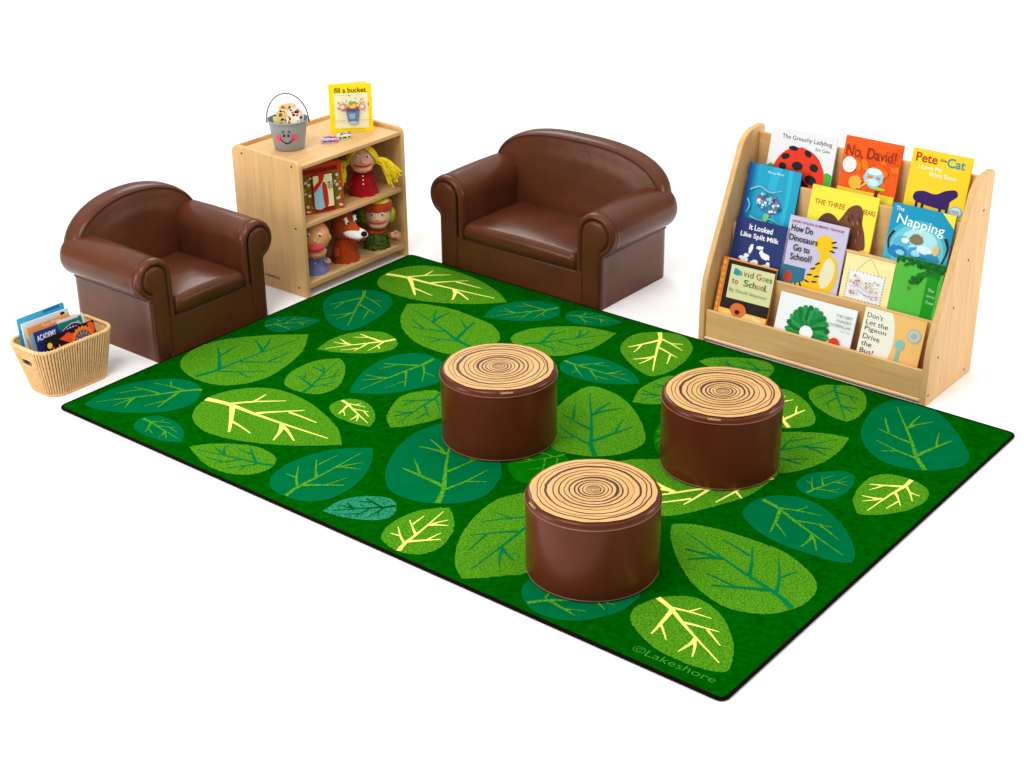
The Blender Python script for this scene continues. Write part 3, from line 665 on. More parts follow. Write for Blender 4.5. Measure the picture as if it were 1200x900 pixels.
def d_dsch(p):
    p.ts = .84
    p.rect(0, 0, .10, p.asp, (232, 130, 50)); p.rect(.10, .03, 1, .98, (34, 22, 18))
    for i in range(10): p.ell(.04, .1+i*.12, .03, .05, (246, 180, 80), jag=.3)
    p.rect(.18, .10, .99, .76, (214, 216, 160), -1)
    x = .24
    for ch, c, w in (('D', (20, 140, 170), .08), ('a', (90, 110, 60), .07), ('v', (150, 60, 40), .07), ('i', (60, 60, 60), .02), ('d', (90, 110, 60), .07)):
        p.text(ch, x, .29, c, w, .12 if ch in 'Dd' else .085, .004); x += w+.015
    x = .66
    for ch, c, w in (('G', (150, 50, 40), .09), ('o', (200, 130, 40), .06), ('e', (120, 110, 40), .06), ('s', (80, 90, 60), .05)):
        p.text(ch, x, .29, c, w, .12 if ch == 'G' else .08, .004); x += w+.012
    p.ell(.30, .24, .06, .06, (22, 150, 180))
    x = .24
    for ch, c, w in (('t', (90, 80, 50), .04), ('o', (190, 60, 40), .06), ('  ', None, .08), ('S', (50, 120, 50), .09), ('c', (90, 70, 50), .06), ('h', (120, 90, 50), .06), ('o', (200, 130, 40), .06), ('o', (150, 110, 60), .06), ('l', (120, 60, 40), .018), ('.', INK, .02)):
        if c: p.text(ch, x, .47, c, w, {'S': .13, 'h': .12, 'l': .12, 't': .1, '.': .02}.get(ch, .08), .004)
        x += w+.012
    p.text('By David Shannon', .22, .64, (150, 150, 110), .70, .08)
    p.rect(.10, .98, 1, p.asp, (244, 190, 90)); p.ell(.55, 1.16, .5, .16, (250, 206, 110))
    p.ell(.46, .96, .15, .14, (214, 110, 46), jag=.06); p.ell(.45, 1.0, .05, .045, INK, jag=.3); p.poly([(.74, 1.0), (.92, 1.06), (.9, 1.16), (.76, 1.12)], (236, 226, 170)); p.ell(.36, 1.2, .1, .03, (60, 150, 180), 10)
def d_cat(p):
    gs = ((12, 122, 50), (24, 146, 60), (10, 104, 44), (40, 160, 70), (16, 134, 76))
    for i in range(17):
        a = radians(-200+i*15.5); cx, cy = .43+.165*cos(a), .385+.19*sin(a)
        p.ell(cx, cy, .125, .052, gs[i % 5], math.degrees(a), jag=.15)
        p.ell(cx+.03*cos(a), cy+.03*sin(a), .05, .014, gs[(i+2) % 5], math.degrees(a))
    p.ell(.43, .40, .085, .085, (246, 248, 246), jag=.1)
    for i, s_ in enumerate(('THE VERY', 'HUNGRY', 'CATERPILLAR')): p.text(s_, .965, .12+.058*i, (120, 124, 128), h=.033, align='r')
    p.text('by Eric Carle', .965, .285, (150, 150, 150), h=.022, align='r')
    p.ell(.80, .44, .07, .075, (222, 60, 26), jag=.08)
def d_pig(p):
    p.ts = .95
    p.ell(.13, .45, .42, .66, (240, 238, 222))
    for i, (s_, w) in enumerate((("Don't", .26), ('Let the', .37), ('Pigeon', .36), ('Drive', .28), ('the', .17), ('Bus!', .22))):
        p.text(s_, .05, .155+.115*i, (40, 36, 30), w, .082 if s_ != 'Pigeon' else .092, .002, r=3)
    p.ell(.85, .27, .11, .11, (176, 184, 180)); p.ell(.85, .27, .09, .09, (196, 202, 198)); p.ell(.85, .27, .05, .05, (168, 178, 174), jag=.4)
    p.ell(.66, .46, .075, .085, (130, 196, 190), jag=.05); p.rect(.625, .56, .68, .86, (120, 190, 184)); p.rect(.62, .80, .9, .86, (120, 190, 184), 3)
rows = {1: (2.51, .155, .30, .060), 2: (2.62, .345, .25, .2685), 3: (2.72, .55, .25, .475), 4: (2.82, .765, .22, .691)}
BK = [(4, 2.038, 2.396, 1.018, (228, 229, 231), d_lady, 'pale grey picture book with a black-spotted red dome, top left of the rack'),
      (4, 2.435, 2.733, 1.044, (238, 88, 14), d_nod, 'orange picture book with white seal and glass bowl, in the top row'),
      (4, 2.780, 3.075, 1.048, (248, 208, 40), d_pete, 'golden yellow picture book with dark purple shape, top right of the rack'),
      (3, 1.969, 2.262, .842, (34, 80, 160), d_fish, 'turquoise blue picture book with glittering scales, under the grey one'),
      (3, 2.329, 2.683, .804, (248, 228, 70), d_bears, 'bright yellow picture book with brown furry mounds, second row of the rack'),
      (3, 2.753, 3.068, .802, (22, 150, 190), d_nap, 'sky blue picture book with white cursive title and yellow corner'),
      (2, 1.979, 2.278, .594, (38, 54, 112), d_milk, 'navy picture book with white title and white blots'),
      (2, 2.266, 2.582, .658, (202, 196, 224), d_dino, 'lavender picture book with black title and yellow striped shape'),
      (2, 2.594, 2.846, .547, (248, 234, 168), d_cream, 'cream picture book showing a small hanging sampler and red bar'),
      (2, 2.848, 3.085, .593, (84, 186, 62), d_tree, 'green picture book with a leafy tree, right side of the rack'),
      (1, 1.974, 2.276, .409, (236, 150, 60), d_dsch, 'orange and black picture book with pale paper title, bottom left of the rack'),
      (1, 2.320, 2.731, .318, (240, 242, 244), d_cat, 'wide white picture book with a wreath of green leaf shapes, bottom row'),
      (1, 2.766, 3.076, .350, (240, 192, 112), d_pig, 'tan picture book with typewriter title and silver seal, bottom right of the rack')]
for row, xa, xb, zt, bgc, dr, lab in BK:
    y0, z0_, k, zf = rows[row]; ang = math.atan(k); yb_ = y0+k*(zf-z0_)
    book(lab, ((xa+xb)/2, yb_, zf), 0, ang, xb-xa, (zt-zf)/cos(ang), .0085, bgc, dr, 'picture books on the display rack')

# ---------------------------------------------------------------- books on the shelf unit
def d_fill(p):
    p.rect(.12, .22, .90, 1.02, (238, 236, 196)); p.text('fill a bucket', .13, .20, (40, 24, 30), .74, .12, .012)
    p.text('a guide to daily happiness for young children', .18, .27, (120, 110, 60), .6, .02)
    for i in range(60):
        a = random.random()*pi; r = .12+random.random()*.28
        p.ell(.52+r*cos(a)*1.1, .62-r*sin(a)*.9, .016, .012, random.choice(((200, 30, 60), (220, 60, 100), (90, 40, 60), (240, 180, 40), (90, 170, 80))), random.random()*180, jag=.4)
    for u in (.3, .76): p.ell(u, .52, .07, .07, (226, 120, 130), jag=.3); p.ell(u, .52, .045, .045, (240, 228, 200), jag=.3)
    p.ell(.54, .58, .15, .08, (206, 50, 70), jag=.3); p.ell(.54, .50, .09, .06, (240, 196, 60), jag=.3); p.ell(.5, .44, .05, .05, (120, 180, 70), jag=.3)
    p.poly([(.38, .60), (.70, .60), (.65, .90), (.43, .90)], (96, 124, 166)); p.ell(.54, .60, .16, .035, (70, 92, 130)); p.ell(.54, .89, .11, .03, (180, 190, 206)); p.poly([(.44, .68), (.6, .68), (.58, .8), (.46, .8)], (150, 170, 200))
    p.rect(.02, .83, .36, .84, (200, 160, 60)); p.rect(.7, .83, .98, .84, (200, 160, 60)); p.rect(.25, 1.03, .8, 1.045, (200, 150, 40))
c0 = Vector(((-.319-.152)/2, (2.172+2.337)/2, .7225))
d_ = Vector((.167, .165)); an = math.atan2(d_.y, d_.x)
fb = book('square yellow picture book standing on top of the shelf unit', (c0.x, c0.y, .7225), an, .12, .235, .262, .010, (248, 220, 24), d_fill)
m = M(); ca, sa = cos(.42), sin(.42)
m.loft([[(-.1175+d*ca-o*sa, .012+d*sa+o*ca, z) for d, o in ((0, 0), (.232, 0), (.232, .003), (0, .003))] for z in (0, .262)])
m.build('back_cover', P('pale_yellow_cover', (246, 240, 150), .5, .3), fb, smooth=None)
def d_red(p):
    p.rect(.04, .09, .90, .19, (150, 34, 18)); p.text('LITTLE RED RIDING HOOD', .08, .165, (70, 14, 10), .8, .05, .01)
    p.rect(.04, .22, .24, 1.05, (130, 96, 26)); p.rect(.76, .22, .95, 1.05, (130, 96, 26))
    for i in range(34):
        u = random.choice((.14, .855))+random.uniform(-.08, .08); t = .25+random.random()*.78
        p.ell(u, t, .03, .025, random.choice(((190, 150, 40), (236, 200, 200), (120, 120, 40), (200, 70, 40))), jag=.4)
    for u, t in ((.1, .36), (.17, .42), (.17, .66), (.1, .9), (.86, .3), (.84, .52), (.9, .62), (.86, .82), (.88, .98)):
        p.ell(u, t, .035, .032, (246, 226, 230), jag=.3); p.ell(u, t, .012, .012, (150, 40, 60))
    p.rect(.25, .22, .75, 1.0, (120, 24, 14)); p.rect(.27, .24, .73, .97, (242, 236, 176))
    p.smooth([(.40, .20), (.54, .22), (.52, .34), (.46, .44), (.27, .62), (.27, .48), (.40, .36)], (206, 40, 24))
    p.smooth([(.34, .56), (.48, .48), (.50, .95), (.28, .97), (.28, .66)], (150, 200, 222)); p.smooth([(.48, .44), (.58, .48), (.6, .9), (.5, .95)], (200, 44, 28))
    for i in range(14): p.ell(.66+random.uniform(-.05, .05), .50+random.uniform(-.08, .08), .018, .012, (90, 120, 80), random.random()*180)
    p.rect(.27, 1.02, .73, 1.07, (150, 34, 18))
d_ = Vector((.080, .231)); an = math.atan2(d_.y, d_.x)
book('red-orange picture book with flowered borders standing on the middle shelf board', ((-.128-.048)/2-.006, (1.752+1.983)/2, .3985), an, .07, .244, .265, .012, (206, 58, 24), d_red, spine=(196, 60, 30))
# ---------------------------------------------------------------- smiling bucket
TB = .7225
MB_ = P('grey_bucket', (150, 158, 164), .45, .4, metal=.15, bump=.04, bscale=60)
MDK = P('bucket_wire', (110, 116, 122), .35, .6, metal=.7)
bk = thing('bucket', 'grey bucket with a smiling rosy-cheeked face on top of the shelf unit', 'bucket', (-.305, 1.845, TB), (0, 0, radians(39)))
m = M()
rt, rb, hb = .108, .080, .163
m.lathe([(.01, .002), (rb-.004, .0015), (rb, .006), (rt-.004, hb-.010), (rt+.002, hb-.009), (rt+.003, hb-.002), (rt, hb), (rt-.004, hb-.002), (rt-.006, hb-.012), (rb-.004, .010), (.01, .009)], 56)
m.build('body', MB_, bk)
def onb(x, z, lift=.0012):   # point on the bucket front, x along the arc
    r = rb+(rt-rb)*z/hb+lift; a = -pi/2+x/r
    return (r*cos(a), r*sin(a), z)
m = M()
def bell(x, z, a, b_, mi, lift, r=0):
    q = radians(r); m.flat_pts = None
    pts = []; ctr = []
    n = 24; vs = [onb(x, z, lift)]
    for i in range(n):
        th = 2*pi*i/n; u, v = a*cos(th), b_*sin(th); vs.append(onb(x+u*cos(q)-v*sin(q), z+u*sin(q)+v*cos(q), lift))
    m.add(vs, [(0, 1+i, 1+(i+1) % n) for i in range(n)], mi)
bell(-.044, .077, .021, .020, 0, .0010); bell(.044, .077, .021, .020, 0, .0010)
bell(-.012, .094, .005, .009, 1, .0016, 8); bell(.010, .094, .005, .009, 1, .0016, -8)
for s_ in (-1, 1):
    m.tube([onb(s_*(.011+.0026*i), .117+.004*sin(i*1.0)-(.0012*i if s_ > 0 else .0012*i), .001) for i in range(5)], .0022, 6, 1)
m.tube([onb(-.034+.068*i/16, .073-.024*sin(pi*i/16), .001) for i in range(17)], [.0014+.0016*sin(pi*i/16) for i in range(17)], 6, 1)
m.tube([onb(-.039+.002*i, .068+.004*i, .001) for i in range(4)], .0016, 6, 1); m.tube([onb(.039-.002*i, .068+.004*i, .001) for i in range(4)], .0016, 6, 1)
m.build('painted_face', [ink((222, 92, 112), .6), ink((24, 20, 28))], bk)
m = M()
m.tube([(rt*1.03*cos(a), -.018*sin(a), hb-.012+.150*sin(a)) for a in [pi*i/28 for i in range(29)]], .0036, 8)
for s_ in (-1, 1): m.ell((s_*(rt+.004), 0, hb-.014), (.006, .010, .012), 0, 12, 8)
m.build('handle', MDK, bk)
CC = [(228, 214, 150), (226, 200, 140), (244, 220, 206), (214, 200, 120), (240, 226, 204), (238, 230, 200)]
for i, (x, y, z, rz, w, h_) in enumerate(((-.050, .02, .125, -.5, .088, .07), (.0, .050, .145, .1, .105, .072), (.050, .01, .132, .5, .088, .075), (-.022, -.022, .118, .3, .082, .068), (.034, -.035, .118, -.3, .08, .062))):
    R_ = Matrix.Rotation(radians(39), 3, 'Z'); p = R_ @ Vector((x, y, 0))
    lab = ('cream picture stone at the left of the bucket opening', 'tall cream picture stone at the back of the bucket', 'pinkish cream picture stone at the right of the bucket opening', 'cream picture stone with brown marks, front left in the bucket', 'cream picture stone with black marks, front right in the bucket')[i]
    t = thing('picture_stone', lab, 'stone', (-.305+p.x, 1.845+p.y, TB+z-.012), (radians(-18), radians(random.uniform(-14, 14)), radians(39)+rz), 'picture stones in the bucket')
    m = M(); rr_ = [[((w/2)*(1+.12*noise.noise(Vector((cos(a)*1.3+i*5, sin(a)*1.3, 1))))*abs(cos(a))**.7*math.copysign(1, cos(a)), 0, .045+(h_/2+.012)*(1+.12*noise.noise(Vector((cos(a), sin(a)+i*3, 4))))*abs(sin(a))**.7*math.copysign(1, sin(a))) for a in [2*pi*j/28 for j in range(28)]]][0]
    lay = []
    for dy, f in ((-.0045, .93), (-.0035, .98), (-.002, 1), (.002, 1), (.0035, .98), (.0045, .93)): lay.append([(x_*f, dy, .045+(z_-.045)*f) for x_, _, z_ in rr_])
    m.loft(lay); m.build('stone', P('stone_cream_%d' % i, CC[i], .6, .3, var=.15, vscale=30), t)
    m = M()
    for q in range(9):
        cx, cz = random.uniform(-.028, .028), .055+random.uniform(-.02, .030)
        s1 = random.uniform(.6, 1.5); pts = [(cx+s1*random.uniform(.005, .009)*cos(a), -.0048-.0002*q, cz+s1*random.uniform(.004, .008)*sin(a)) for a in [2*pi*j/9 for j in range(9)]]
        m.flat(pts, q % 3)
    m.build('printed_picture', [ink((60, 36, 24)), ink((200, 120, 50)), ink(random.choice(((190, 60, 60), (60, 40, 40), (140, 160, 60))))], t, smooth=None, fixn=False)
for i, (x, y, rz, w, d, lab, cols) in enumerate(((-.198, 2.042, .95, .098, .042, 'purple and red painted stone lying on the shelf unit beside the bucket', ((206, 190, 226), (130, 30, 60), (110, 90, 170), (60, 130, 170), (40, 30, 50), (220, 40, 110))),
                                        (-.185, 2.140, 1.15, .085, .045, 'cream and black painted stone lying in front of the yellow book', ((226, 232, 196), (20, 24, 20), (150, 190, 130), (36, 30, 40), (60, 70, 60), (200, 214, 170))))):
    t = thing('painted_stone', lab, 'stone', (x, y, TB), (radians(0), 0, rz))
    m = M(); sh_ = [(w/2*(1+.15*noise.noise(Vector((cos(a)+i*4, sin(a), 2))))*math.copysign(abs(cos(a))**.75, cos(a)), d/2*(1+.2*noise.noise(Vector((cos(a), sin(a)+i*7, 5))))*math.copysign(abs(sin(a))**.8, sin(a))) for a in [2*pi*j/32 for j in range(32)]]
    m.loft([[(a*f, b_*f, z) for a, b_ in sh_] for z, f in ((0, .9), (.004, 1), (.018, 1), (.024, .95), (.027, .85))])
    m.build('stone', P('pstone_%d' % i, cols[0], .5, .35), t)
    m = M()
    for q in range(22):
        u, v = random.uniform(-.36, .36)*w, random.uniform(-.34, .34)*d; s1, s2 = random.uniform(.004, .010), random.uniform(.003, .006)
        m.flat([(u+s1*cos(a), v+s2*sin(a), .0274+.0001*q) for a in [2*pi*j/10 for j in range(10)]], q % 5)
    for q in range(7):
        u = (-.35+.7*q/6)*w; rj = .004
        ed = min(sh_, key=lambda k_: abs(k_[0]-u)+(10 if k_[1] > 0 else 0))
        m.ell((u, ed[1]*1.0-.0005, .012), (.006, .002, .005), q % 5, 10, 6)
    m.build('painted_pattern', [ink(c) for c in cols[1:]], t, smooth=None)

# ---------------------------------------------------------------- hand puppets
def puppet(label, loc, rz, body, skin, hr, hc, tilt=0, br=(.075, .05), bh=.15):
    t = thing('hand_puppet', label, 'puppet', loc, (0, 0, rz), 'hand puppets on the shelf unit')
    m = M()
    n = 72
    prof = [(br[0]*1.0, 0), (br[0]*1.03, .006), (br[0]*1.0, .02), (br[0]*.93, .05), (br[0]*.86, .08), ((br[0]+br[1])/2*.95, .11), (br[1]*.98, bh-.015), (br[1]*.6, bh), (br[1]*.4, bh+.01)]
    m.lathe(prof, n, fn=lambda r, z, a: r*(1+.075*(1-z/(bh+.02))*cos(7*a+z*20)+.05*(1-z/(bh+.02))*cos(12*a+2-z*30)+.05*noise.noise(Vector((cos(a)*3+loc[1]*9, sin(a)*3, z*40))))*(1-.10*abs(sin(a))**2))
    m.build('dress', body, t, smooth=80)
    return t
def headpt(c, r, az, el, k=1.0):
    return Vector((c[0]+r[0]*k*sin(az)*cos(el), c[1]-r[1]*k*cos(az)*cos(el), c[2]+r[2]*k*sin(el)))
def face(t, c, r, skinm, eyes=True, gape=0, mcol=(196, 36, 44), eyecol=(40, 70, 90), brow=(150, 90, 50), mw=.95, mel=-.42):
    m = M()
    m.ell(c, r, 0, 28, 18)
    # jaw and nose
    m.ell((c[0], c[1]-r[1]*.42, c[2]-r[2]*(.55+gape*.5)), (r[0]*.72, r[1]*.62, r[2]*.38), 0, 24, 12)
    m.ell((c[0], c[1]-r[1]*.42, c[2]-r[2]*.10), (r[0]*.74, r[1]*.62, r[2]*.36), 0, 24, 12)
    m.ell((c[0], c[1]-r[1]*1.03, c[2]+r[2]*.02), (r[0]*.13, r[1]*.15, r[2]*.12), 0, 12, 8)
    for s_ in (-1, 1): m.ell((c[0]+s_*r[0]*.98, c[1], c[2]-r[2]*.1), (r[0]*.10, r[1]*.2, r[2]*.2), 0, 12, 8)
    hd = m.build('head', skinm, t, smooth=80)
    m = M(); n = 24
    pts = []
    for i in range(n+1):
        x = -mw+2*mw*i/n
        pts.append(Vector((c[0]+r[0]*.80*sin(x), c[1]-r[1]*(.42+.66*cos(x)), c[2]-r[2]*(.33+gape*.2)+r[2]*.10*(x/mw)**2)))
    m.tube(pts, [(.0010+(.0020+gape*.011)*math.sqrt(max(0, 1-(abs(i-n/2)/(n/2))**2))) for i in range(n+1)], 8, 0, fl=1.0)
    m.build('mouth', ink(mcol, .6), hd)
    for s_ in (-1, 1):
        m = M(); p = headpt(c, r, s_*.42, .34, .99); rr = r[0]*.15
        m.ell(p, (rr, rr*.5, rr), 0, 16, 10); q = headpt(c, r, s_*.40, .335, 1.045)
        m.ell((q.x, q.y-.0006, q.z), (rr*.62, rr*.34, rr*.62), 1, 14, 8); m.ell((q.x+.0005, q.y-.002, q.z), (rr*.32, rr*.25, rr*.34), 2, 12, 8); m.ell((q.x+rr*.2, q.y-.0035, q.z+rr*.22), rr*.12, 0, 8, 6)
        m.build('eye', [ink((246, 246, 244), .25), ink(eyecol, .25), ink((14, 12, 14), .2)], hd)
        m = M(); m.tube([headpt(c, r, s_*(.26+.08*i), .62+.05*sin(i*.8), 1.01) for i in range(5)], .0011, 5); m.build('eyebrow', ink(brow, .8), hd)
    return hd
SKIN = P('puppet_skin', (232, 172, 142), .95, .03, col2=(224, 156, 124), vscale=18, bump=.3, bscale=300)
SKINP = P('puppet_skin_pale', (238, 190, 160), .95, .03, col2=(232, 176, 146), vscale=18, bump=.3, bscale=300)
YARN = P('yellow_yarn', (246, 220, 40), .85, .15, col2=(226, 190, 20), vscale=60, bump=.5, bscale=500)
FA = radians(46)
def grow(o, s, pz): o.scale = (s, s, s); o.location = (0, 0, (1-s)*pz)
def hand(t, p, s_, skinm, name='hand', k=1.0):
    m = M(); p = Vector(p)
    m.ell(p, (.018*k, .010*k, .016*k), 0, 14, 10)
    for i in range(4):
        a = radians(-30+26*i)*s_; d = Vector((s_*cos(a), -.25, sin(a)*.9)).normalized()
        if s_ < 0: d = Vector((-cos(a), -.25, -sin(a)*.9)).normalized()
        m.tube([p+d*.010*k, p+d*.022*k, p+d*(.032 if i in (1, 2) else .028)*k], [.0058*k, .0056*k, .0040*k], 8)
    m.tube([p+Vector((0, -.004, .008))*k, p+Vector((s_*.006, -.010, .020))*k, p+Vector((s_*.010, -.012, .026))*k], [.006*k, .0055*k, .004*k], 8)
    return m.build(name, skinm, t, smooth=80)
# girl in red
RED = cloth('red_dress_cloth', (176, 18, 28))
t = puppet('blonde girl puppet in a red buttoned dress with yellow yarn pigtails', (-.135, 2.215, .3845), FA, RED, SKIN, 0, 0, br=(.078, .052), bh=.150)
hc, hr = (0, -.012, .208), (.056, .052, .058)
hd = face(t, hc, hr, SKIN, mcol=(190, 26, 36), eyecol=(70, 110, 130), brow=(190, 140, 60))
m = M()
for i in range(3): m.ell((0, -.058-.004*i, .132-.022*i), (.0048, .0028, .0048), 0, 12, 8)
for c_ in m.v: c_.y -= .000
m.build('buttons', ink((246, 240, 232), .4), t)
m = M(); m.lathe([(.034, .150), (.040, .152), (.040, .158), (.032, .160)], 32); m.build('collar', ink((240, 190, 170), .8), t)
m = M()
for i in range(90):
    f = -1 if i % 2 else 1; az = random.uniform(.2, pi)*f
    pts = [headpt(hc, hr, az*.25, 1.35, 1.05)]
    for k in range(1, 6): pts.append(headpt(hc, hr, (az*.25*(1-k/5)+f*(1.45+.25*sin(i))*k/5), 1.35-k*.30, 1.09+.03*sin(i*3.)))
    m.tube(pts, .0042, 6)
for f in (-1, 1):
    root_ = headpt(hc, hr, f*1.5, -.15, 1.12)
    for i in range(150):
        a = random.uniform(-.5, .9); b_ = random.uniform(-.8, .8); Lh = random.uniform(.06, .10)
        d = Vector((f*(.75+a*.35) if f > 0 else -(.35+.3*random.random()), (-.30 if f > 0 else -.75)+.35*b_, -.25-.85*random.random())).normalized()
        r0 = root_+Vector((random.uniform(-.010, .010), random.uniform(-.010, .010), random.uniform(-.010, .010)))
        pts = [r0, r0+d*Lh*.35+Vector((f*.008, 0, .006)), r0+d*Lh*.7, r0+d*Lh+Vector((.004*sin(i), 0, -.018))]
        m.tube([Vector((p.x, p.y, p.z)) for p in catmull3(pts)], .0034, 5)
m.build('yarn_hair', YARN, hd, smooth=80); grow(hd, 1.36, .168)
m = M(); m.tube([(-.03, .0, .10), (-.06, -.02, .09), (-.078, -.035, .082)], [.018, .017, .014], 12); m.tube([(.03, .0, .10), (.055, -.01, .088), (.07, -.02, .078)], [.018, .017, .014], 12); m.build('sleeves', RED, t)
# bald puppet in blue
BLUE = cloth('blue_smock_cloth', (132, 136, 200))
t = puppet('bald baby puppet in a lavender blue smock with wide open mouth', (-.118, 1.800, .0525), FA-.05, BLUE, SKINP, 0, 0, br=(.066, .052), bh=.135)
hc, hr = (.004, -.012, .205), (.060, .056, .064)
hd = face(t, hc, hr, P('puppet_skin_tan', (234, 168, 120), .95, .03, col2=(228, 152, 104), vscale=18, bump=.3, bscale=300), gape=.75, mcol=(214, 62, 78), mw=1.05, brow=(190, 130, 90), eyecol=(60, 100, 90))
m = M()
m.lathe([(.030, .134), (.058, .130), (.062, .137), (.056, .143), (.03, .146)], 60, fn=lambda r, z, a: r*(1+.06*cos(14*a))); m.build('white_ruff', ink((240, 238, 244), .8), t)
m = M()
for i in range(2): m.ell((.0, -.0555-.003*i, .108-.022*i), (.004, .0025, .004), 0, 12, 8)
m.build('buttons', ink((236, 236, 250), .4), t)
hand(t, (.060, -.030, .085), 1, SKINP, k=.8); grow(hd, 1.36, .148)
# wolf
RUST = cloth('rust_plush', (190, 72, 26)); WHT = P('white_plush', (240, 238, 236), .9, .1, var=.06, vscale=40, bump=.4, bscale=300)
t = puppet('rust brown wolf puppet with white muzzle and black nose', (-.118, 2.030, .0525), FA+.35, RUST, SKIN, 0, 0, br=(.078, .050), bh=.15)
m = M(); hc = Vector((0, 0, .200))
def snout(sc, mi, z0=0, y0=-.02, L_=.085, up=.0):
    rings = []
    for i in range(9):
        f = i/8; r_ = sc*(1-f*.50)*(1 if i < 8 else .55); rings.append([(r_*cos(a)*1.05, y0-L_*f, hc.z-.004+z0-f*.020+r_*sin(a)*.85) for a in [2*pi*j/24 for j in range(24)]])
    m.loft(rings, mi)
m.ell(hc, (.056, .052, .058), 0, 28, 18); snout(.040, 0, .010)
hd = m.build('head', RUST, t, smooth=80)
m = M()
for s_ in (-1, 1): m.ell((s_*.012, -.074, .187), (.030, .062, .020), 0, 20, 12)
m.ell((0, -.072, .171), (.026, .052, .011), 0, 18, 12)
m.build('muzzle', WHT, hd, smooth=80)
m = M(); m.ell((0, -.134, .200), (.014, .012, .011), 0, 16, 10); m.build('nose', ink((16, 14, 16), .3), hd)
m = M()
for s_ in (-1, 1): m.tube([(s_*.047, -.052, .180), (s_*.041, -.080, .177), (s_*.032, -.106, .176), (s_*.012, -.130, .177)], [.002, .003, .0035, .003], 8)
m.ell((0, -.118, .172), (.014, .016, .006), 0, 14, 8); m.build('mouth', ink((190, 20, 40), .5), hd)
for s_ in (-1, 1):
    m = M(); m.ell((s_*.022, -.050, .234), (.009, .006, .011), 0, 14, 10); m.ell((s_*.021, -.0555, .232), (.0045, .003, .0055), 1, 12, 8); m.ell((s_*.024, -.044, .248), (.010, .006, .008), 0, 12, 8)
    m.build('eye', [ink((244, 240, 230), .3), ink((30, 18, 12), .2)], hd)
    m = M(); m.tube([(s_*.030, .005, .236), (s_*.038, .003, .262), (s_*.040, 0, .280)], [.018, .012, .002], 12, fl=.5); m.build('ear', RUST, hd, smooth=80)
grow(hd, 1.30, .165); hd.rotation_euler = (0, 0, .30)
m = M(); m.tube([(-.03, 0, .105), (-.062, -.03, .085), (-.070, -.05, .060)], [.019, .019, .016], 12); m.tube([(.03, 0, .105), (.05, -.03, .095), (.055, -.045, .085)], [.019, .018, .013], 12)
m.build('sleeves', RUST, t, smooth=80)
# hunter with orange hat band
GRN = P('plaid_green', (96, 118, 40), .85, .15, col2=(44, 60, 22), vscale=40, bump=.5, bscale=260, ramp=(.4, .6), vvec=(1, 1, 3))
ORG = cloth('orange_felt', (204, 74, 26))
t = puppet('puppet in green checked tunic with orange collar and hat band', (-.115, 2.278, .0525), FA-.10, GRN, SKINP, 0, 0, br=(.072, .055), bh=.128)
hc, hr = (.012, -.014, .192), (.055, .050, .054)
hd = face(t, hc, hr, SKINP, mcol=(196, 34, 40), eyecol=(60, 50, 40), brow=(150, 100, 60), mel=-.4)
m = M()
rgs = []
for z, r_ in ((.219, 1.04), (.223, 1.08), (.248, 1.10), (.254, 1.04)): rgs.append([(hc[0]+hr[0]*r_*cos(a), hc[1]+.004+hr[1]*r_*sin(a), z) for a in [2*pi*j/36 for j in range(36)]])
m.loft(rgs); m.build('hat_band', ORG, hd)
m = M(); m.ell((hc[0], hc[1]+.006, .251), (.052, .048, .020), 0, 24, 10); m.build('hat_crown', P('lime_felt', (214, 204, 60), .9, .1, bump=.4, bscale=300), hd, smooth=80)
m = M()
for s_ in (-1, 1):
    m = M(); m.tube([(hc[0]+s_*.056, hc[1]+.004, .222), (hc[0]+s_*.062, hc[1]+.0, .200), (hc[0]+s_*.058, hc[1]-.004, .176), (hc[0]+s_*.052, hc[1]-.004, .160)], [.010, .013, .012, .005], 10)
    m.build('side_hair', P('lime_hair', (196, 196, 50), .9, .1, col2=(90, 110, 30), vscale=50, bump=.5, bscale=200), hd, smooth=80)
m = M(); m.tube([(hc[0]-.066, .0, .232), (hc[0]-.078, .002, .200), (hc[0]-.074, .002, .168), (hc[0]-.062, 0, .150)], [.014, .022, .022, .008], 12); m.build('hood', GRN, hd, smooth=80)
m = M(); m.lathe([(.030, .134), (.060, .112), (.066, .116), (.050, .134), (.034, .142)], 6, c=(.004, -.004)); m.build('collar', ORG, t, smooth=None)
m = M(); m.tube([(.035, 0, .104), (.062, -.010, .094), (.080, -.016, .088)], [.020, .020, .018], 14); m.build('sleeve', GRN, t)
m = M(); m.tube([(.078, -.016, .088), (.086, -.018, .087)], [.020, .020], 14); m.build('cuff', ORG, t)
hand(t, (.102, -.022, .090), 1, SKIN, k=1.25); grow(hd, 1.36, .142)

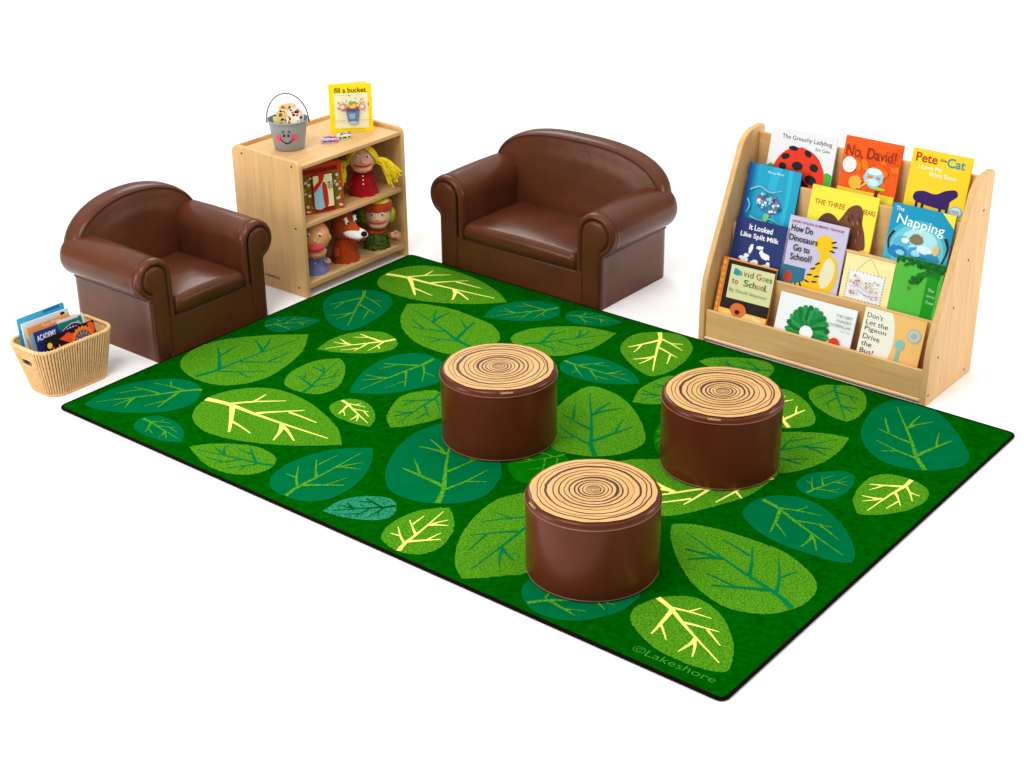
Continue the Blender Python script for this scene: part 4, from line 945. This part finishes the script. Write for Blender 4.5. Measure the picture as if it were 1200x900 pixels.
# ---------------------------------------------------------------- wicker basket
BX, BY = -.225, .212
wk = thing('wicker_basket', 'pale wicker basket full of books on the floor beside the armchair', 'basket', (BX, BY, -.014))
MW = P('wicker', (236, 198, 144), .6, .15, col2=(218, 168, 110), vscale=70, bump=.4, bscale=300)
def brect(s, hx, hy, rc):
    """point on a rounded rectangle, s 0..1 round the outline, with outward normal"""
    L1, L2 = 2*(hx-rc), 2*(hy-rc); ar = pi/2*rc; tot = 2*L1+2*L2+4*ar; d = s*tot
    segs = [('l', (hx-rc, -hy), (-1, 0), L1, (0, -1)), ('a', (-hx+rc, -hy+rc), 1.5*pi, ar), ('l', (-hx, -hy+rc), (0, 1), L2, (-1, 0)), ('a', (-hx+rc, hy-rc), pi, ar),
            ('l', (-hx+rc, hy), (1, 0), L1, (0, 1)), ('a', (hx-rc, hy-rc), .5*pi, ar), ('l', (hx, hy-rc), (0, -1), L2, (1, 0)), ('a', (hx-rc, -hy+rc), 0, ar)]
    for q in segs:
        if d <= q[3]+1e-9:
            if q[0] == 'l': return (q[1][0]+q[2][0]*d, q[1][1]+q[2][1]*d), q[4]
            a = q[2]-d/rc; return (q[1][0]+rc*cos(a), q[1][1]+rc*sin(a)), (cos(a), sin(a))
        d -= q[3]
    return (hx-rc, -hy), (0, -1)
NR, NA, NZ = 86, 86*8, 84
HB = .243
def bwall(z, s, off):
    f = z/HB; hx = .104+(.140-.104)*f**.9; hy = .162+(.212-.162)*f**.9; cx = .018*(1-f)
    (x, y), nrm = brect(s, hx, hy, .072)
    return Vector((x+cx+nrm[0]*off, y+nrm[1]*off, z))
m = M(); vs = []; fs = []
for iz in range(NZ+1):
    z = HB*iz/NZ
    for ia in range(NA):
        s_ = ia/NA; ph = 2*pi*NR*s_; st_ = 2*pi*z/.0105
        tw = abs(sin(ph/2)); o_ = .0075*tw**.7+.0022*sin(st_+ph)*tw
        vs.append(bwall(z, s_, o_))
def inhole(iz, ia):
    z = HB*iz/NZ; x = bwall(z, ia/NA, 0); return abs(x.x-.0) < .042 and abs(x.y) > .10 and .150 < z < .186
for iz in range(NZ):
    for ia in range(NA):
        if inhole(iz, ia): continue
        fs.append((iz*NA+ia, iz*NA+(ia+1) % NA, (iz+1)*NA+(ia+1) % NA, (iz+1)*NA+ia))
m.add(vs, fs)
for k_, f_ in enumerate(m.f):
    if (f_[0] % NA) % 8 in (7, 0): m.m[k_] = 1  # valley faces between canes take a darker brown, shade painted into the gaps
vs = []; fs = []; NB_, NZ2 = 344, 42
for iz in range(NZ2+1):
    z = .004+(HB-.004)*iz/NZ2
    for ia in range(NB_): vs.append(bwall(z, ia/NB_, -.006+.0012*sin(2*pi*NR*ia/NB_)+.001*sin(2*pi*z/.0105+ia)))
for iz in range(NZ2):
    for ia in range(NB_):
        z = HB*iz/NZ2; x = bwall(z, ia/NB_, 0)
        if abs(x.x) < .042 and abs(x.y) > .10 and .150 < z < .186: continue
        fs.append((iz*NB_+ia, (iz+1)*NB_+ia, (iz+1)*NB_+(ia+1) % NB_, iz*NB_+(ia+1) % NB_))
m.add(vs, fs)
m.add([bwall(.006, k/80, 0) for k in range(80)], [tuple(range(80))])
m.build('woven_wall', [MW, P('wicker_gap_shade', (128, 82, 42), .7, .2, var=.2, vscale=60)], wk, smooth=80, fixn=False)
def braid(z, off, rad, tw, amp, nm):
    m = M(); n = 640; rings = []
    for i in range(n):
        s_ = i/n; c_ = bwall(z, s_, off); c2 = bwall(z, s_+.001 if s_ < .998 else s_, off+.01)
        nn = (bwall(z, s_, off+.01)-c_).normalized()
        rings.append([c_+(nn*cos(a)+Vector((0, 0, 1))*sin(a))*(rad+amp*sin(2*pi*tw*s_+2*a)) for a in [2*pi*j/10 for j in range(10)]])
    m.loft(rings, 0, False, True, True); m.build(nm, MW, wk, smooth=80)
braid(HB, -.001, .0085, 70, .0022, 'braided_rim'); braid(.008, .001, .0065, 70, .0016, 'braided_foot')
for s_ in (-1, 1):
    m = M(); pts = []
    for a in [2*pi*j/40 for j in range(40)]:
        x = .044*math.copysign(abs(cos(a))**.5, cos(a)); z = .168+.020*math.copysign(abs(sin(a))**.5, sin(a))
        f = z/HB; pts.append((x, s_*(.162+.050*f**.9+.001), z))
    m.tube(pts, .0045, 8, 0, True); m.build('handle_hole_rim', MW, wk)
# basket books: covers face +X and lean back
def b_teal(p): p.rect(0, 0, 1, .10, (70, 180, 216)); p.stroke([(.1, .2), (.4, .12), (.8, .2)], .04, (120, 210, 230)); p.ell(.1, .16, .08, .1, (90, 190, 214), jag=.3); p.rect(.55, .0, .9, .06, (30, 120, 180))
def b_white(p): p.rect(0, 0, 1, .16, (214, 232, 242)); p.ell(.86, .06, .05, .03, INK); p.rect(.6, .12, .62, .24, (60, 50, 60)); p.rect(.05, .3, .5, .5, (120, 180, 190))
def b_plain(p): p.rect(.80, .06, .90, .12, INK); p.rect(.86, .16, .92, .2, (60, 60, 90)); p.rect(.0, .4, 1, .6, (150, 170, 200))
def b_orange(p): p.rect(0, 0, 1, .13, (228, 150, 84)); p.text('Too Many', .34, .11, (250, 226, 190), .44, .085, .01); p.rect(0, .14, 1, 1, (150, 196, 214))
def b_green(p):
    p.rect(0, 0, 1, 1, (30, 42, 120)); p.smooth([(.52, -.03), (1.0, -.06), (.98, .42), (.3, .50), (.5, .2)], (0, 124, 84)); p.ell(.90, .09, .045, .05, (150, 170, 170), jag=.3)
    p.text('ACADEMY', .03, .17, (238, 240, 250), .40, .10, .02, r=-2)
    p.stroke([(.36, .32), (.55, .16), (.8, .10), (.95, .16)], .10, (60, 40, 110)); p.stroke([(.36, .32), (.55, .14), (.8, .06), (.97, .12)], .012, (214, 220, 240))
    for i in range(9): p.ell(.42+.06*i, .25-.12*sin(pi*i/11), .016, .024, (240, 240, 250), 20)
def b_arrow(p):
    p.text('Arrow', .20, .30, (246, 170, 60), .30, .12, .02)
    p.poly([(.27, .10), (.46, .04), (.62, .14), (.6, .30), (.45, .22)], (232, 78, 36)); p.poly([(.88, .14), (.86, .02), (.93, -.0), (.99, .06), (.97, .22)], (236, 84, 36))
    n = 40; p.poly([(.72+(.25 if i % 2 else .215)*cos(2*pi*i/n), .26+(.25 if i % 2 else .215)*sin(2*pi*i/n)) for i in range(n)], (240, 120, 34))
    p.ell(.72, .26, .17, .17, (90, 84, 96)); 
    for i in range(14): a = 2*pi*i/14; p.ell(.72+.12*cos(a), .26+.12*sin(a), .045, .012, (200, 120, 80) if i % 2 else (150, 160, 190), math.degrees(a))
    p.ell(.72, .26, .06, .06, (120, 140, 190)); p.ell(.72, .26, .03, .03, (230, 110, 60)); p.ell(.05, .14, .05, .05, (230, 210, 60)); p.rect(.08, .18, .13, .4, (214, 60, 40))
for x, y, zt, w, roll, bgc, dr, tl, lab in ((-.345, .200, .322, .265, .0, (60, 166, 206), b_teal, .10, 'light blue book standing at the back of the wicker basket'),
        (-.305, .190, .308, .265, .02, (216, 232, 240), b_white, .14, 'pale white book in the basket behind the orange-banded one'),
        (-.265, .180, .300, .240, .0, (228, 150, 84), b_orange, .20, 'book with an orange title band in the middle of the basket'),
        (-.240, .283, .288, .145, .02, (226, 228, 236), b_plain, .25, 'white book sticking out at the right behind the navy one in the basket'),
        (-.214, .190, .288, .270, .03, (24, 34, 110), b_green, .28, 'navy and green book with white lettering in the basket'),
        (-.165, .222, .268, .280, .0, (22, 14, 20), b_arrow, .20, 'black book with orange sunburst at the front of the basket')):
    h_ = .215 if zt > .28 else .185
    zb = zt-h_*cos(tl)
    t = book(lab, (x+h_*sin(tl), y, max(zb, .012)), pi/2, tl, w, h_, .008, bgc, dr, 'books in the wicker basket')
    t.rotation_euler = (-tl, roll, pi/2)
